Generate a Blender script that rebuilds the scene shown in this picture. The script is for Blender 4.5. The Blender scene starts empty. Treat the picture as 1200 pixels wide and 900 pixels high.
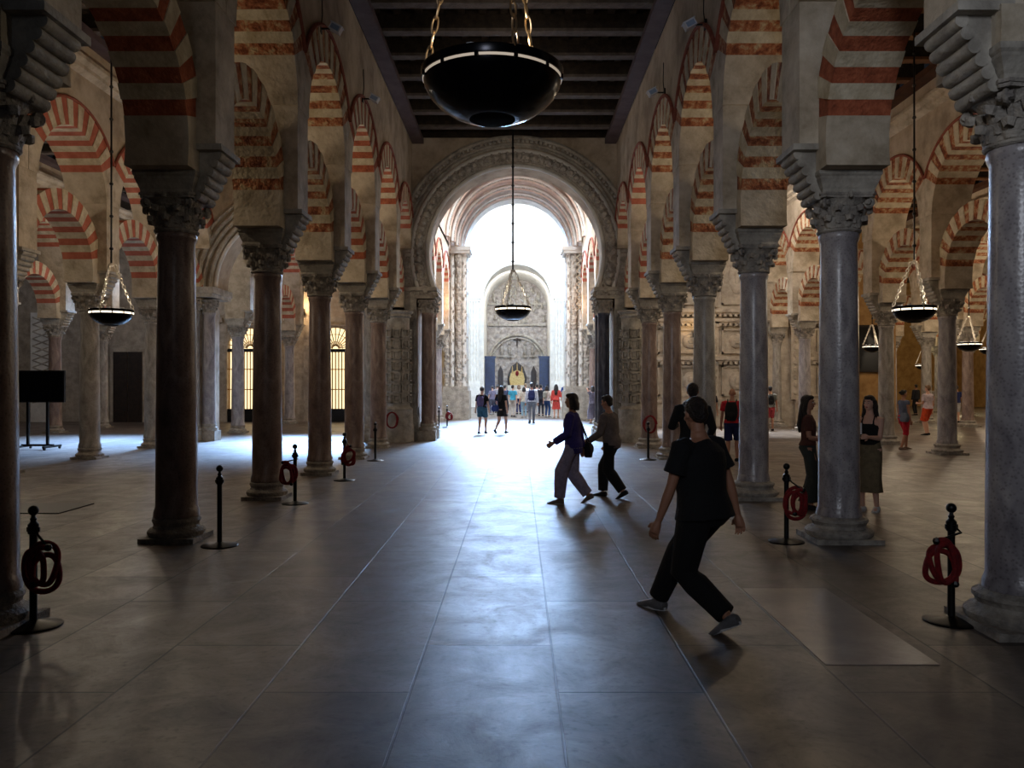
import bpy, bmesh, math, random
from mathutils import Vector, Matrix, Quaternion, noise as mnoise
C = bpy.context.scene.collection
PI = math.pi
rnd = random.Random(7)
S = 1.094            # everything is laid out for a 1.6 high eye, then brought to real size at the end
sc = bpy.context.scene

# ------------------------------------------------------------------ materials
def hexc(r, g, b):
    def f(v):
        v /= 255.0
        return v/12.92 if v <= 0.04045 else ((v+0.055)/1.055)**2.4
    return (f(r), f(g), f(b), 1)

def material(name, c1, c2=None, scale=4.0, rough=0.7, bump=0.0, bscale=20.0, metal=0.0, spec=0.5, coord='Object',
             c3=None, kind='noise', lo=0.35, hi=0.65):
    m = bpy.data.materials.new(name); m.use_nodes = True
    nt = m.node_tree; n = nt.nodes; l = nt.links
    b = n['Principled BSDF']
    b.inputs['Roughness'].default_value = rough
    b.inputs['Metallic'].default_value = metal
    b.inputs['Specular IOR Level'].default_value = spec
    tc = n.new('ShaderNodeTexCoord')
    if c2 is None:
        b.inputs['Base Color'].default_value = c1
    else:
        t = n.new('ShaderNodeTexNoise'); t.inputs['Scale'].default_value = scale
        t.inputs['Detail'].default_value = 6; t.inputs['Roughness'].default_value = 0.65
        l.new(tc.outputs[coord], t.inputs['Vector'])
        r = n.new('ShaderNodeValToRGB')
        r.color_ramp.elements[0].position = lo; r.color_ramp.elements[0].color = c1
        r.color_ramp.elements[1].position = hi; r.color_ramp.elements[1].color = c2
        if c3 is not None:
            e = r.color_ramp.elements.new((lo+hi)/2); e.color = c3
        l.new(t.outputs['Fac'], r.inputs['Fac']); l.new(r.outputs['Color'], b.inputs['Base Color'])
    if bump:
        if kind == 'noise':
            t2 = n.new('ShaderNodeTexNoise'); t2.inputs['Detail'].default_value = 5
        else:
            t2 = n.new('ShaderNodeTexVoronoi')
        t2.inputs['Scale'].default_value = bscale
        l.new(tc.outputs[coord], t2.inputs['Vector'])
        bp = n.new('ShaderNodeBump'); bp.inputs['Strength'].default_value = bump; bp.inputs['Distance'].default_value = 0.05
        l.new(t2.outputs[0], bp.inputs['Height']); l.new(bp.outputs['Normal'], b.inputs['Normal'])
    return m

def glow(name, col, strength):
    m = bpy.data.materials.new(name); m.use_nodes = True
    b = m.node_tree.nodes['Principled BSDF']
    b.inputs['Base Color'].default_value = (0.8, 0.75, 0.65, 1)
    b.inputs['Emission Color'].default_value = col; b.inputs['Emission Strength'].default_value = strength
    return m

def speckled_marble(name, base, dark, light, rough=0.28):
    m = bpy.data.materials.new(name); m.use_nodes = True
    nt = m.node_tree; n = nt.nodes; l = nt.links; b = n['Principled BSDF']
    tc = n.new('ShaderNodeTexCoord')
    t = n.new('ShaderNodeTexNoise'); t.inputs['Scale'].default_value = 3.0; t.inputs['Detail'].default_value = 8
    t.inputs['Distortion'].default_value = 1.2
    mp = n.new('ShaderNodeMapping'); mp.inputs['Scale'].default_value = (1.6, 1.6, 0.7)
    l.new(tc.outputs['Object'], mp.inputs['Vector']); l.new(mp.outputs['Vector'], t.inputs['Vector'])
    r = n.new('ShaderNodeValToRGB')
    r.color_ramp.elements[0].position = 0.32; r.color_ramp.elements[0].color = dark
    r.color_ramp.elements[1].position = 0.7; r.color_ramp.elements[1].color = light
    e = r.color_ramp.elements.new(0.5); e.color = base
    l.new(t.outputs['Fac'], r.inputs['Fac'])
    v = n.new('ShaderNodeTexVoronoi'); v.inputs['Scale'].default_value = 40
    l.new(tc.outputs['Object'], v.inputs['Vector'])
    r2 = n.new('ShaderNodeValToRGB')
    r2.color_ramp.elements[0].position = 0.0; r2.color_ramp.elements[0].color = (0.45, 0.42, 0.42, 1)
    r2.color_ramp.elements[1].position = 0.45; r2.color_ramp.elements[1].color = (1, 1, 1, 1)
    l.new(v.outputs['Distance'], r2.inputs['Fac'])
    mx = n.new('ShaderNodeMix'); mx.data_type = 'RGBA'; mx.blend_type = 'MULTIPLY'; mx.inputs[0].default_value = 0.8
    l.new(r.outputs['Color'], mx.inputs[6]); l.new(r2.outputs['Color'], mx.inputs[7])
    l.new(mx.outputs[2], b.inputs['Base Color'])
    b.inputs['Roughness'].default_value = rough
    bp = n.new('ShaderNodeBump'); bp.inputs['Strength'].default_value = 0.12; bp.inputs['Distance'].default_value = 0.01
    l.new(v.outputs['Distance'], bp.inputs['Height']); l.new(bp.outputs['Normal'], b.inputs['Normal'])
    return m

M = {}
M['cream'] = material('cream_plaster', hexc(160,146,124), hexc(214,202,182), 2.2, 0.85, 0.35, 14, c3=hexc(194,180,158))
M['wall'] = material('old_wall_plaster', hexc(156,140,120), hexc(206,192,172), 1.3, 0.88, 0.3, 9, c3=hexc(188,172,150))
M['voussoir'] = material('cream_voussoir_stone', hexc(186,170,140), hexc(224,212,186), 5, 0.85, 0.4, 18)
M['brick'] = material('red_brick_voussoir', hexc(138,72,46), hexc(190,108,74), 9, 0.85, 0.5, 30, c3=hexc(168,88,58))
M['painted_red'] = material('painted_red_voussoir', hexc(168,88,66), hexc(196,114,90), 5, 0.85, 0.15, 20)
M['worn_brick'] = material('worn_brick_voussoir', hexc(124,66,42), hexc(206,182,142), 7, 0.9, 0.9, 22, c3=hexc(180,112,74), lo=0.38, hi=0.62)
M['mould_red'] = material('red_painted_moulding', hexc(128,66,50), hexc(160,88,68), 8, 0.8)
M['stone'] = material('grey_limestone', hexc(142,136,126), hexc(194,187,174), 4, 0.8, 0.4, 16)
M['white_stone'] = material('white_limestone', hexc(206,204,198), hexc(236,234,228), 2, 0.7, 0.25, 10)
M['carved'] = material('carved_stone', hexc(146,139,130), hexc(204,197,186), 6, 0.8, 1.0, 9, kind='voronoi')
M['relief'] = material('stone_relief', hexc(128,120,114), hexc(196,188,180), 3, 0.8, 1.6, 3.2, kind='voronoi')
M['capital'] = material('weathered_capital_stone', hexc(124,118,112), hexc(180,172,160), 8, 0.75, 0.5, 30)
M['pink_marble'] = speckled_marble('pinkish_brown_marble', hexc(138,118,110), hexc(108,90,84), hexc(168,150,140))
M['grey_marble'] = speckled_marble('grey_marble', hexc(158,152,154), hexc(122,116,120), hexc(190,184,182))
M['pale_marble'] = speckled_marble('pale_marble', hexc(158,152,144), hexc(124,118,112), hexc(190,184,176), 0.35)
M['dark_marble'] = speckled_marble('dark_blue_grey_marble', hexc(66,70,86), hexc(44,48,62), hexc(100,104,118))
M['wood_dark'] = material('dark_ceiling_timber', hexc(34,26,20), hexc(62,50,38), 6, 0.8, 0.6, 14)
M['wood_panel'] = material('painted_ceiling_board', hexc(20,17,13), hexc(70,58,40), 9, 0.85, 0.8, 16, lo=0.45, hi=0.7)
M['joist'] = material('grey_brown_joist', hexc(84,74,66), hexc(112,100,90), 6, 0.8, 0.4, 20)
M['plate'] = material('purple_brown_wall_plate', hexc(84,68,70), hexc(104,88,88), 3, 0.7)
M['iron'] = material('black_iron', hexc(14,14,16), None, rough=0.35, metal=0.3)
M['bowl'] = material('black_lacquered_metal', hexc(24,24,28), None, rough=0.2, metal=0.8)
M['matt_black'] = material('matt_black', hexc(8,8,9), None, rough=.9, spec=.1)
M['gold_chain'] = material('brass_chain', hexc(214,180,136), None, rough=0.3, metal=0.9)
M['steel_chain'] = material('pale_chain', hexc(215,205,190), None, rough=0.35, metal=0.5)
M['rope_red'] = material('red_velvet_rope', hexc(96,8,14), hexc(140,16,24), 30, 0.8)
M['white_metal'] = material('white_fixture_metal', hexc(215,218,225), None, rough=0.35)
M['black_plastic'] = material('black_plastic', hexc(9,9,10), None, rough=0.3)
M['screen'] = material('black_screen_glass', hexc(3,3,4), None, rough=0.12)
M['lens'] = material('spot_glass', hexc(150,170,200), None, rough=0.1)
M['gold'] = material('gilded_wood', hexc(176,140,78), hexc(214,188,130), 12, 0.35, 0.5, 20, metal=0.6)
M['brass_bar'] = material('gilded_grille_bar', hexc(150,110,50), None, rough=0.4, metal=0.7)
M['blue_door'] = material('dark_blue_door', hexc(16,20,40), hexc(30,37,66), 6, 0.5)
M['dark_wood'] = material('dark_wood', hexc(30,22,18), hexc(52,38,30), 8, 0.6)
M['rust_wall'] = material('ochre_plaster', hexc(150,112,66), hexc(188,150,98), 2, 0.85, 0.2, 10)
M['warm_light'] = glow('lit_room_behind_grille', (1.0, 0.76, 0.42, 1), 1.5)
M['bulb'] = glow('warm_bulb', (1.0, 0.62, 0.25, 1), 14)
M['lamp_strip'] = glow('lamp_rim_light', (1.0, 0.86, 0.66, 1), 2.2)
M['lamp_strip_dim'] = glow('lamp_rim_light_dim', (1.0, 0.8, 0.6, 1), 0.35)

def floor_material():
    m = bpy.data.materials.new('worn_marble_slabs'); m.use_nodes = True
    nt = m.node_tree; n = nt.nodes; l = nt.links; b = n['Principled BSDF']
    tc = n.new('ShaderNodeTexCoord')
    mp = n.new('ShaderNodeMapping'); mp.inputs['Rotation'].default_value = (0, 0, PI/2)
    mp.inputs['Location'].default_value = (0.69, 0.56, 0)
    l.new(tc.outputs['Object'], mp.inputs['Vector'])
    br = n.new('ShaderNodeTexBrick')
    br.offset = 0.43; br.offset_frequency = 2
    br.inputs['Scale'].default_value = 1.0
    br.inputs['Brick Width'].default_value = 1.78; br.inputs['Row Height'].default_value = 0.765
    br.inputs['Mortar Size'].default_value = 0.008; br.inputs['Mortar Smooth'].default_value = 0.3
    br.inputs['Bias'].default_value = -0.1
    br.inputs['Color1'].default_value = hexc(88,79,73); br.inputs['Color2'].default_value = hexc(130,119,110)
    br.inputs['Mortar'].default_value = hexc(26,24,23)
    l.new(mp.outputs['Vector'], br.inputs['Vector'])
    t = n.new('ShaderNodeTexNoise'); t.inputs['Scale'].default_value = 2.3; t.inputs['Detail'].default_value = 10
    t.inputs['Roughness'].default_value = 0.75; t.inputs['Distortion'].default_value = 0.6
    l.new(tc.outputs['Object'], t.inputs['Vector'])
    r = n.new('ShaderNodeValToRGB')
    r.color_ramp.elements[0].position = 0.34; r.color_ramp.elements[0].color = (0.36, 0.32, 0.30, 1)
    r.color_ramp.elements[1].position = 0.66; r.color_ramp.elements[1].color = (1.2, 1.17, 1.12, 1)
    l.new(t.outputs['Fac'], r.inputs['Fac'])
    mx = n.new('ShaderNodeMix'); mx.data_type = 'RGBA'; mx.blend_type = 'MULTIPLY'; mx.inputs[0].default_value = 0.75
    l.new(br.outputs['Color'], mx.inputs[6]); l.new(r.outputs['Color'], mx.inputs[7])
    # fine dark pitting and worn edges
    t2 = n.new('ShaderNodeTexNoise'); t2.inputs['Scale'].default_value = 22; t2.inputs['Detail'].default_value = 6
    l.new(tc.outputs['Object'], t2.inputs['Vector'])
    r2 = n.new('ShaderNodeValToRGB'); r2.color_ramp.elements[0].position = .30; r2.color_ramp.elements[0].color = (.35,.33,.32,1)
    r2.color_ramp.elements[1].position = .44; r2.color_ramp.elements[1].color = (1,1,1,1)
    l.new(t2.outputs['Fac'], r2.inputs['Fac'])
    mx2 = n.new('ShaderNodeMix'); mx2.data_type = 'RGBA'; mx2.blend_type = 'MULTIPLY'; mx2.inputs[0].default_value = 0.6
    l.new(mx.outputs[2], mx2.inputs[6]); l.new(r2.outputs['Color'], mx2.inputs[7])
    l.new(mx2.outputs[2], b.inputs['Base Color'])
    r3 = n.new('ShaderNodeMapRange'); r3.inputs['From Min'].default_value = .3; r3.inputs['From Max'].default_value = .7
    r3.inputs['To Min'].default_value = 0.50; r3.inputs['To Max'].default_value = 0.31
    l.new(t.outputs['Fac'], r3.inputs['Value']); l.new(r3.outputs['Result'], b.inputs['Roughness'])
    bp = n.new('ShaderNodeBump'); bp.inputs['Strength'].default_value = 0.35; bp.inputs['Distance'].default_value = 0.012
    inv = n.new('ShaderNodeMath'); inv.operation = 'MULTIPLY_ADD'; inv.inputs[1].default_value = -0.5
    l.new(br.outputs['Fac'], inv.inputs[0]); l.new(t.outputs['Fac'], inv.inputs[2])
    l.new(inv.outputs[0], bp.inputs['Height']); l.new(bp.outputs['Normal'], b.inputs['Normal'])
    return m
M['floor'] = floor_material()

# ------------------------------------------------------------------ mesh building
class MB:
    def __init__(s):
        s.v = []; s.f = []; s.m = []; s.sm = []
    def add(s, vs, fs, mi=0, smooth=False, mat=None):
        o = len(s.v)
        if mat is not None: vs = [mat @ Vector(p) for p in vs]
        s.v += [tuple(p) for p in vs]
        for f in fs:
            s.f.append(tuple(i+o for i in f)); s.m.append(mi); s.sm.append(smooth)
        return s
    def box(s, x0, x1, y0, y1, z0, z1, mi=0, mat=None):
        vs = [(x0,y0,z0),(x1,y0,z0),(x1,y1,z0),(x0,y1,z0),(x0,y0,z1),(x1,y0,z1),(x1,y1,z1),(x0,y1,z1)]
        fs = [(0,3,2,1),(4,5,6,7),(0,1,5,4),(1,2,6,5),(2,3,7,6),(3,0,4,7)]
        return s.add(vs, fs, mi, False, mat)
    def rings(s, rs, mi=0, smooth=True, caps=True, closed=True, mat=None):
        """rs: list of rings, each a list of the same number of points"""
        n = len(rs[0]); vs = [p for r in rs for p in r]; fs = []
        for i in range(len(rs)-1):
            for j in range(n if closed else n-1):
                k = (j+1) % n
                fs.append((i*n+j, i*n+k, (i+1)*n+k, (i+1)*n+j))
        if caps and closed:
            fs.append(tuple(range(n-1, -1, -1))); fs.append(tuple((len(rs)-1)*n+j for j in range(n)))
        return s.add(vs, fs, mi, smooth, mat)
    def lathe(s, prof, n=24, c=(0,0), mi=0, mat=None, smooth=True):
        rs = [[(c[0]+max(r,1e-4)*math.cos(2*PI*j/n), c[1]+max(r,1e-4)*math.sin(2*PI*j/n), z) for j in range(n)] for r, z in prof]
        return s.rings(rs, mi, smooth, True, True, mat)
    def tube(s, pts, rad, n=8, mi=0, mat=None, smooth=True, flat=1.0, cyc=False):
        """a round bar along pts; rad a number or a list; flat squeezes the second axis"""
        P = [Vector(p) for p in pts]; rs = []; up = None
        for i, p in enumerate(P):
            if cyc: d = P[(i+1) % len(P)]-P[i-1]
            else: d = P[min(i+1, len(P)-1)]-P[max(i-1, 0)]
            d.normalize()
            if up is None:
                up = Vector((0,0,1)) if abs(d.z) < 0.9 else Vector((0,-1,0))
            a = up.cross(d); a.normalize(); b = d.cross(a); b.normalize(); up = b
            r = rad[i] if isinstance(rad, (list, tuple)) else rad
            rs.append([p + a*(r*math.cos(2*PI*j/n)) + b*(r*flat*math.sin(2*PI*j/n)) for j in range(n)])
        if cyc: rs.append(rs[0])
        return s.rings(rs, mi, smooth, not cyc, True, mat)
    def ball(s, c, r, n=12, mi=0, mat=None):
        if not isinstance(r, (tuple, list)): r = (r, r, r)
        k = max(4, n//2); rs = []
        for i in range(k+1):
            t = -PI/2+PI*i/k; q = max(math.cos(t), 0.02)
            rs.append([(c[0]+r[0]*q*math.cos(2*PI*j/n), c[1]+r[1]*q*math.sin(2*PI*j/n), c[2]+r[2]*math.sin(t)) for j in range(n)])
        return s.rings(rs, mi, True, True, True, mat)
    def prism(s, poly, axis, a, b, mi=0, mat=None, smooth=False):
        """poly: 2-d outline; axis 'x','y' or 'z' is the extrusion direction"""
        def P(p, t): return {'x': (t, p[0], p[1]), 'y': (p[0], t, p[1]), 'z': (p[0], p[1], t)}[axis]
        return s.rings([[P(p, a) for p in poly], [P(p, b) for p in poly]], mi, smooth, True, True, mat)
    def mesh(s, name, mats, sharp=35):
        me = bpy.data.meshes.new(name)
        me.from_pydata(s.v, [], s.f)
        if not isinstance(mats, (list, tuple)): mats = [mats]
        for m in mats: me.materials.append(M[m] if isinstance(m, str) else m)
        me.polygons.foreach_set('material_index', s.m)
        me.polygons.foreach_set('use_smooth', s.sm)
        me.update()
        bm = bmesh.new(); bm.from_mesh(me); bmesh.ops.recalc_face_normals(bm, faces=bm.faces); bm.to_mesh(me); bm.free()
        if any(s.sm): me.set_sharp_from_angle(angle=math.radians(sharp))
        return me
    def build(s, name, mats, parent=None, loc=(0,0,0), rz=0, sharp=35):
        return link(name, s.mesh(name, mats, sharp), parent, loc, rz)

def link(name, me, parent=None, loc=(0,0,0), rz=0, scale=None):
    o = bpy.data.objects.new(name, me); C.objects.link(o)
    o.location = loc; o.rotation_euler = (0, 0, rz)
    if scale: o.scale = scale
    if parent: o.parent = parent
    return o
def thing(name, label, cat, loc=(0,0,0), rz=0, group=None):
    o = link(name, None, None, loc, rz); return tag(o, label, cat, group)
def tag(o, label=None, cat=None, group=None, kind=None):
    if label: o['label'] = label
    if cat: o['category'] = cat
    if group: o['group'] = group
    if kind: o['kind'] = kind
    return o
def struct(name, mb, mats, loc=(0,0,0), sharp=35):
    return tag(mb.build(name, mats, None, loc, 0, sharp), kind='structure')

def arc_pts(cx, cz, R, a0, a1, n, y=0):
    return [(cx+R*math.cos(a0+(a1-a0)*i/n), y, cz+R*math.sin(a0+(a1-a0)*i/n)) for i in range(n+1)]

# ------------------------------------------------------------------ columns
Z_SHAFT, Z_CAP, Z_IMP = 3.14, 3.52, 3.73     # top of shaft, top of capital, top of impost block
def base_mb():
    mb = MB()
    mb.box(-.33, .33, -.33, .33, 0, .05)
    mb.lathe([(.32,.05),(.335,.075),(.335,.10),(.31,.125),(.275,.135),(.262,.16),(.27,.185),(.285,.20),(.28,.225),(.25,.24),(.24,.25)], 32)
    return mb
def shaft_mb(r0=.205, r1=.180, z0=.245, z1=Z_SHAFT):
    mb = MB(); pr = [(r0+.02, z0), (r0+.018, z0+.05), (r0+.004, z0+.09)]
    for i in range(9):
        t = i/8; pr.append((r0+(r1-r0)*t**1.4, z0+.1+(z1-z0-.2)*t))
    pr += [(r1+.016, z1-.06), (r1+.022, z1-.03), (r1+.014, z1)]
    mb.lathe(pr, 32); return mb
def leaf(mb, ang, r0, r1, z0, z1, w, curl):
    """an acanthus leaf leaning out from the bell and curling over at the tip"""
    rows = []; N = 7
    for i in range(N):
        t = i/(N-1)
        if t < .75:
            r = r0+(r1-r0)*(t/.75)**1.5; z = z0+(z1-z0)*t/.75
        else:
            q = (t-.75)/.25; r = r1+curl*math.sin(q*PI*.75); z = z1-curl*.9*(1-math.cos(q*PI*.75))
        ww = w*(0.62+0.5*math.sin(t*PI))*(1-.45*max(0, t-.7)/.3)
        lobes = .82 if i % 2 else 1.0
        row = []
        for u in (-1, -.55, 0, .55, 1):
            a = ang+u*ww*lobes/r
            rr = r+.016*(1-abs(u))-.01*(abs(u) == 1)
            row.append((rr*math.cos(a), rr*math.sin(a), z-.012*abs(u)*t))
        rows.append(row)
    back = [[((x*(1-.03/math.hypot(x,y))), (y*(1-.03/math.hypot(x,y))), z) for x, y, z in r] for r in rows]
    rs = [f+b[::-1] for f, b in zip(rows, back)]
    mb.rings(rs, 0, True)
def capital_mb(r=.2):
    mb = MB(); z0, z1 = Z_SHAFT, Z_CAP; h = z1-z0
    mb.lathe([(r+.005,z0),(r+.02,z0+.015),(r+.02,z0+.03),(r,z0+.045),(r,z0+.15),(r+.02,z0+.24),(r+.06,z1-.07),(r+.08,z1-.05)], 24)
    for k in range(8): leaf(mb, 2*PI*k/8, r+.005, r+.055, z0+.04, z0+.17, .085, .04)
    for k in range(8): leaf(mb, 2*PI*(k+.5)/8, r+.01, r+.075, z0+.08, z0+.27, .08, .045)
    for k in range(4):                                   # corner volutes
        a = PI/4+PI/2*k; d = Vector((math.cos(a), math.sin(a), 0)); t = Vector((-d.y, d.x, 0))
        pts = []
        for i in range(16):
            q = i/15*2.6*PI; rr = .052*(1-i/18)
            pts.append(d*(r+.115+rr*math.cos(q+PI))+Vector((0,0,z1-.095+rr*math.sin(q+PI/2+PI/2))))
        mb.tube([d*(r+.01)+Vector((0,0,z0+.16)), d*(r+.05)+Vector((0,0,z1-.1))]+pts, [.02]*3+[.018]*15, 6)
        mb.tube([d*(r+.115)-t*.045+Vector((0,0,z1-.095)), d*(r+.115)+t*.045+Vector((0,0,z1-.095))], .03, 8)
    ab = []                                              # concave abacus
    for k in range(4):
        a0 = PI/4+PI/2*k; a1 = a0+PI/2; R = r+.2
        p0 = Vector((R*math.cos(a0), R*math.sin(a0))); p1 = Vector((R*math.cos(a1), R*math.sin(a1)))
        for i in range(7):
            t = .08+.84*i/6; p = p0.lerp(p1, t); p *= 1-.13*math.sin(PI*t); ab.append((p.x, p.y))
    mb.prism(ab, 'z', z1-.05, z1-.02); mb.prism([(x*1.04, y*1.04) for x, y in ab], 'z', z1-.025, z1)
    for k in range(4):                                   # central flower of each face
        a = PI/2*k; mb.ball(((r+.11)*math.cos(a), (r+.11)*math.sin(a), z1-.035), (.03,.03,.035), 8)
    return mb
def impost_mb():
    mb = MB()
    pr = [(.26,Z_CAP),(.26,Z_CAP+.03),(.27,Z_CAP+.05),(.285,Z_CAP+.09),(.30,Z_CAP+.13),(.30,Z_CAP+.15),(.315,Z_CAP+.17),(.315,Z_IMP)]
    mb.rings([[(-w,-w,z),(w,-w,z),(w,w,z),(-w,w,z)] for w, z in pr], 0, False)
    return mb
ME = {}
ME['base'] = base_mb().mesh('column_base', 'capital')
ME['plain_base'] = ME['base']
for k in ('pink_marble', 'grey_marble', 'pale_marble', 'dark_marble'):
    ME['shaft_'+k] = shaft_mb().mesh('column_shaft', k)
ME['capital'] = capital_mb().mesh('column_capital', 'capital')
ME['impost'] = impost_mb().mesh('impost_block', 'stone')
MARBLE = {'pink_marble': 'pinkish brown marble', 'grey_marble': 'grey speckled marble', 'pale_marble': 'pale worn marble', 'dark_marble': 'dark blue grey marble'}
def column(x, y, marble, label, group=None, rz=0, scale=None):
    t = thing('marble_column', label, 'column', (x, y, 0), rz, group)
    bs = .84 if x < 0 else 1
    link('base', ME['base'], t, scale=(bs, bs, 1)); link('shaft', ME['shaft_'+marble], t)
    link('capital', ME['capital'], t); link('impost', ME['impost'], t)
    if scale: t.scale = scale
    return t

# ------------------------------------------------------------------ pilaster with roll corbels above every column
Z_TOP = 8.45
PW, PT = .27, .5            # half width along the row, half depth across it
LT = .31                    # half thickness of the lower arch
PA = .34                    # half depth on the aisle side
def pilaster_mb():
    mb = MB()
    mb.box(-PA, PT, -PW, PW, 3.96, 6.02)
    mb.box(-.30, .30, -.30, .30, Z_IMP, 3.97)
    return mb
def corbel_mb():
    """a stack of stone rolls stepping out from the impost to the nave face of the pilaster"""
    mb = MB()
    steps = [(.285,3.50),(.325,3.58),(.365,3.66),(.41,3.745),(.455,3.83),(.49,3.91)]
    mb.prism([(.2,3.48),(.28,3.50),(.34,3.60),(.41,3.74),(.47,3.86),(.52,3.96),(.2,3.97)], 'y', -.19, .19)
    for x, z in steps: mb.tube([(x,-.2,z),(x,.2,z)], .045, 12)
    mb.box(.2, .56, -PW-.01, PW+.01, 3.94, 4.0)
    return mb
ME['pilaster'] = pilaster_mb().mesh('pilaster', 'cream')
ME['corbel'] = corbel_mb().mesh('roll_corbel', 'stone')
def pilaster(x, y, label):
    o = link('pilaster', ME['pilaster'], None, (x, y, 0), 0 if x < 0 else PI); tag(o, label, 'pilaster')
    link('roll_corbel', ME['corbel'], o)
    return o

# ------------------------------------------------------------------ striped arches
def ring_arch(mb, cz, ri, ro, a0, a1, n, half, T, mats=(0,1), clip=None, sub=2, TA=None):
    """n voussoirs from angle a0 to a1 in the y-z plane, thickness +-T in x, alternate materials"""
    for i in range(n):
        for q in range(sub):
            t0 = a0+(a1-a0)*(i+q/sub)/n; t1 = a0+(a1-a0)*(i+(q+1)/sub)/n
            pts = []
            for t in (t0, t1):
                R = ro
                if clip and abs(math.cos(t)) > 1e-6: R = min(R, clip/abs(math.cos(t)))
                pts.append(((ri*math.cos(t), cz+ri*math.sin(t)), (R*math.cos(t), cz+R*math.sin(t))))
            j = 0.006*((i % 2)*2-1)
            (a, b), (c, d) = pts
            mb.prism([a, b, d, c], 'x', -(TA or T)-j, T+j, mats[i % 2])
LC, LRI, LRO = 3.95, 1.05, 1.46
UC, URI, URO = 5.42, 1.22, 1.72
def lower_arch_meshes(sp, brick):
    k = 'la%.2f%s' % (sp, brick)
    if k in ME: return ME[k]
    mb = MB(); f = sp/3.05; ri, ro = LRI*f+.01, LRO*f
    a = math.radians(14); ring_arch(mb, LC, ri, ro, a, PI-a, 19, sp/2, LT, (1, 0), clip=sp/2-.2)
    r = [mb.mesh('horseshoe_arch', ['voussoir', brick])]
    for s in (1, -1):
        mb = MB(); pts = []
        for i in range(9):
            t = math.radians(-12+26*i/8); pts.append((s*ri*math.cos(t), LC+ri*math.sin(t)))
        t = math.radians(14); e = sp/2-.2
        pts += [(s*e, LC+e*math.tan(t)), (s*e, pts[0][1])]
        mb.prism(pts, 'x', -LT, LT); r.append(mb.mesh('springer', 'cream'))
    ME[k] = r; return r
def upper_arch_meshes(sp, brick):
    k = 'ua%.2f%s' % (sp, brick)
    if k in ME: return ME[k]
    mb = MB(); f = sp/3.05; ri, ro, cl = URI*f, URO*f, sp/2-.012
    a = math.radians(30); ring_arch(mb, UC, ri, ro, a, PI-a, 17, sp/2, PT+.02, (1, 0), clip=cl, TA=PA+.02)
    r = [mb.mesh('round_arch', ['voussoir', brick])]
    for sd in (1, -1):
        mb = MB()
        pts = [(sd*ri*math.cos(math.radians(30*i/6)), UC+ri*math.sin(math.radians(30*i/6))) for i in range(7)]
        pts += [(sd*cl, UC+cl*math.tan(math.radians(30))), (sd*cl, UC)]
        mb.prism(pts, 'x', -PA-.01, PT+.01); r.append(mb.mesh('springer', 'cream'))
    for X in (PT+.03, -PA-.03):
        mb = MB(); pts = []
        a0 = math.acos(min(1, cl/(ro+.02)))
        for i in range(25):
            t = a0+(PI-2*a0)*i/24; pts.append((X, (ro+.02)*math.cos(t), UC+(ro+.02)*math.sin(t)))
        mb.tube(pts, .034, 6); r.append(mb.mesh('arch_moulding', 'mould_red'))
    ME[k] = r; return r
ORD = ['first','second','third','fourth','fifth','sixth','seventh','eighth','ninth','tenth','eleventh','twelfth']
def arch_thing(name, ms, x, y, label):
    o = link(name, ms[0], None, (x, y, 0), 0 if x < 0 else PI); tag(o, label, 'arch')
    for m in ms[1:]: link(m.name.split('.')[0], m, o)
    return o
def low_arch(x, y, sp, brick, label): return arch_thing('horseshoe_arch', lower_arch_meshes(sp, brick), x, y, label)
def up_arch(x, y, sp, brick, label): return arch_thing('round_arch', upper_arch_meshes(sp, brick), x, y, label)
def spandrel(name, x, ys, sp, top=Z_TOP, mat='wall'):
    """the wall carried by a row of upper arches; ys are the arch centres"""
    mb = MB(); f = sp/3.05; ro = URO*f-.012; cl = sp/2
    xa, xb = (x-PA, x+PT) if x < 0 else (x-PT, x+PA)
    for y in ys:
        a0 = math.acos(min(1, cl/ro)); N = 20
        pts = [(y-ro*math.cos(a0+(PI-2*a0)*i/N), UC+ro*math.sin(a0+(PI-2*a0)*i/N)) for i in range(N+1)]
        for i in range(N):
            (ya, za), (yb, zb) = pts[i], pts[i+1]
            mb.add([(xa,ya,za),(xa,yb,zb),(xa,yb,top),(xa,ya,top),(xb,ya,za),(xb,yb,zb),(xb,yb,top),(xb,ya,top)],
                   [(0,1,2,3),(4,7,6,5),(0,4,5,1),(3,2,6,7)])
    return struct(name, mb, mat)

def arcade(x, y0, n, sp, where, wallname, marbles, brick='brick', cols=None, first_arch=0):
    """n columns from y0 on; arches between them; cols: which columns to build"""
    for k in range(n):
        y = y0+sp*k
        if cols is not None and k not in cols: continue
        mk = marbles[k % len(marbles)]
        column(x, y, mk, '%s column with leafy capital, %s from the camera in %s' % (MARBLE[mk], ORD[k], where))
        pilaster(x, y, 'cream pilaster over the %s column of %s' % (ORD[k], where))
    ys = []
    for k in range(first_arch, n-1):
        y = y0+sp*(k+.5); ys.append(y)
        btxt = {'brick': 'red brick', 'painted_red': 'red', 'worn_brick': 'worn brick'}
        bk = brick[k % len(brick)] if isinstance(brick, list) else brick
        low_arch(x, y, sp, bk, 'lower %s and cream horseshoe arch, %s bay of %s' % (btxt[bk], ORD[k], where))
        up_arch(x, y, sp, bk, 'upper %s and cream round arch, %s bay of %s' % (btxt[bk], ORD[k], where))
    spandrel(wallname, x, ys, sp)
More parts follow.
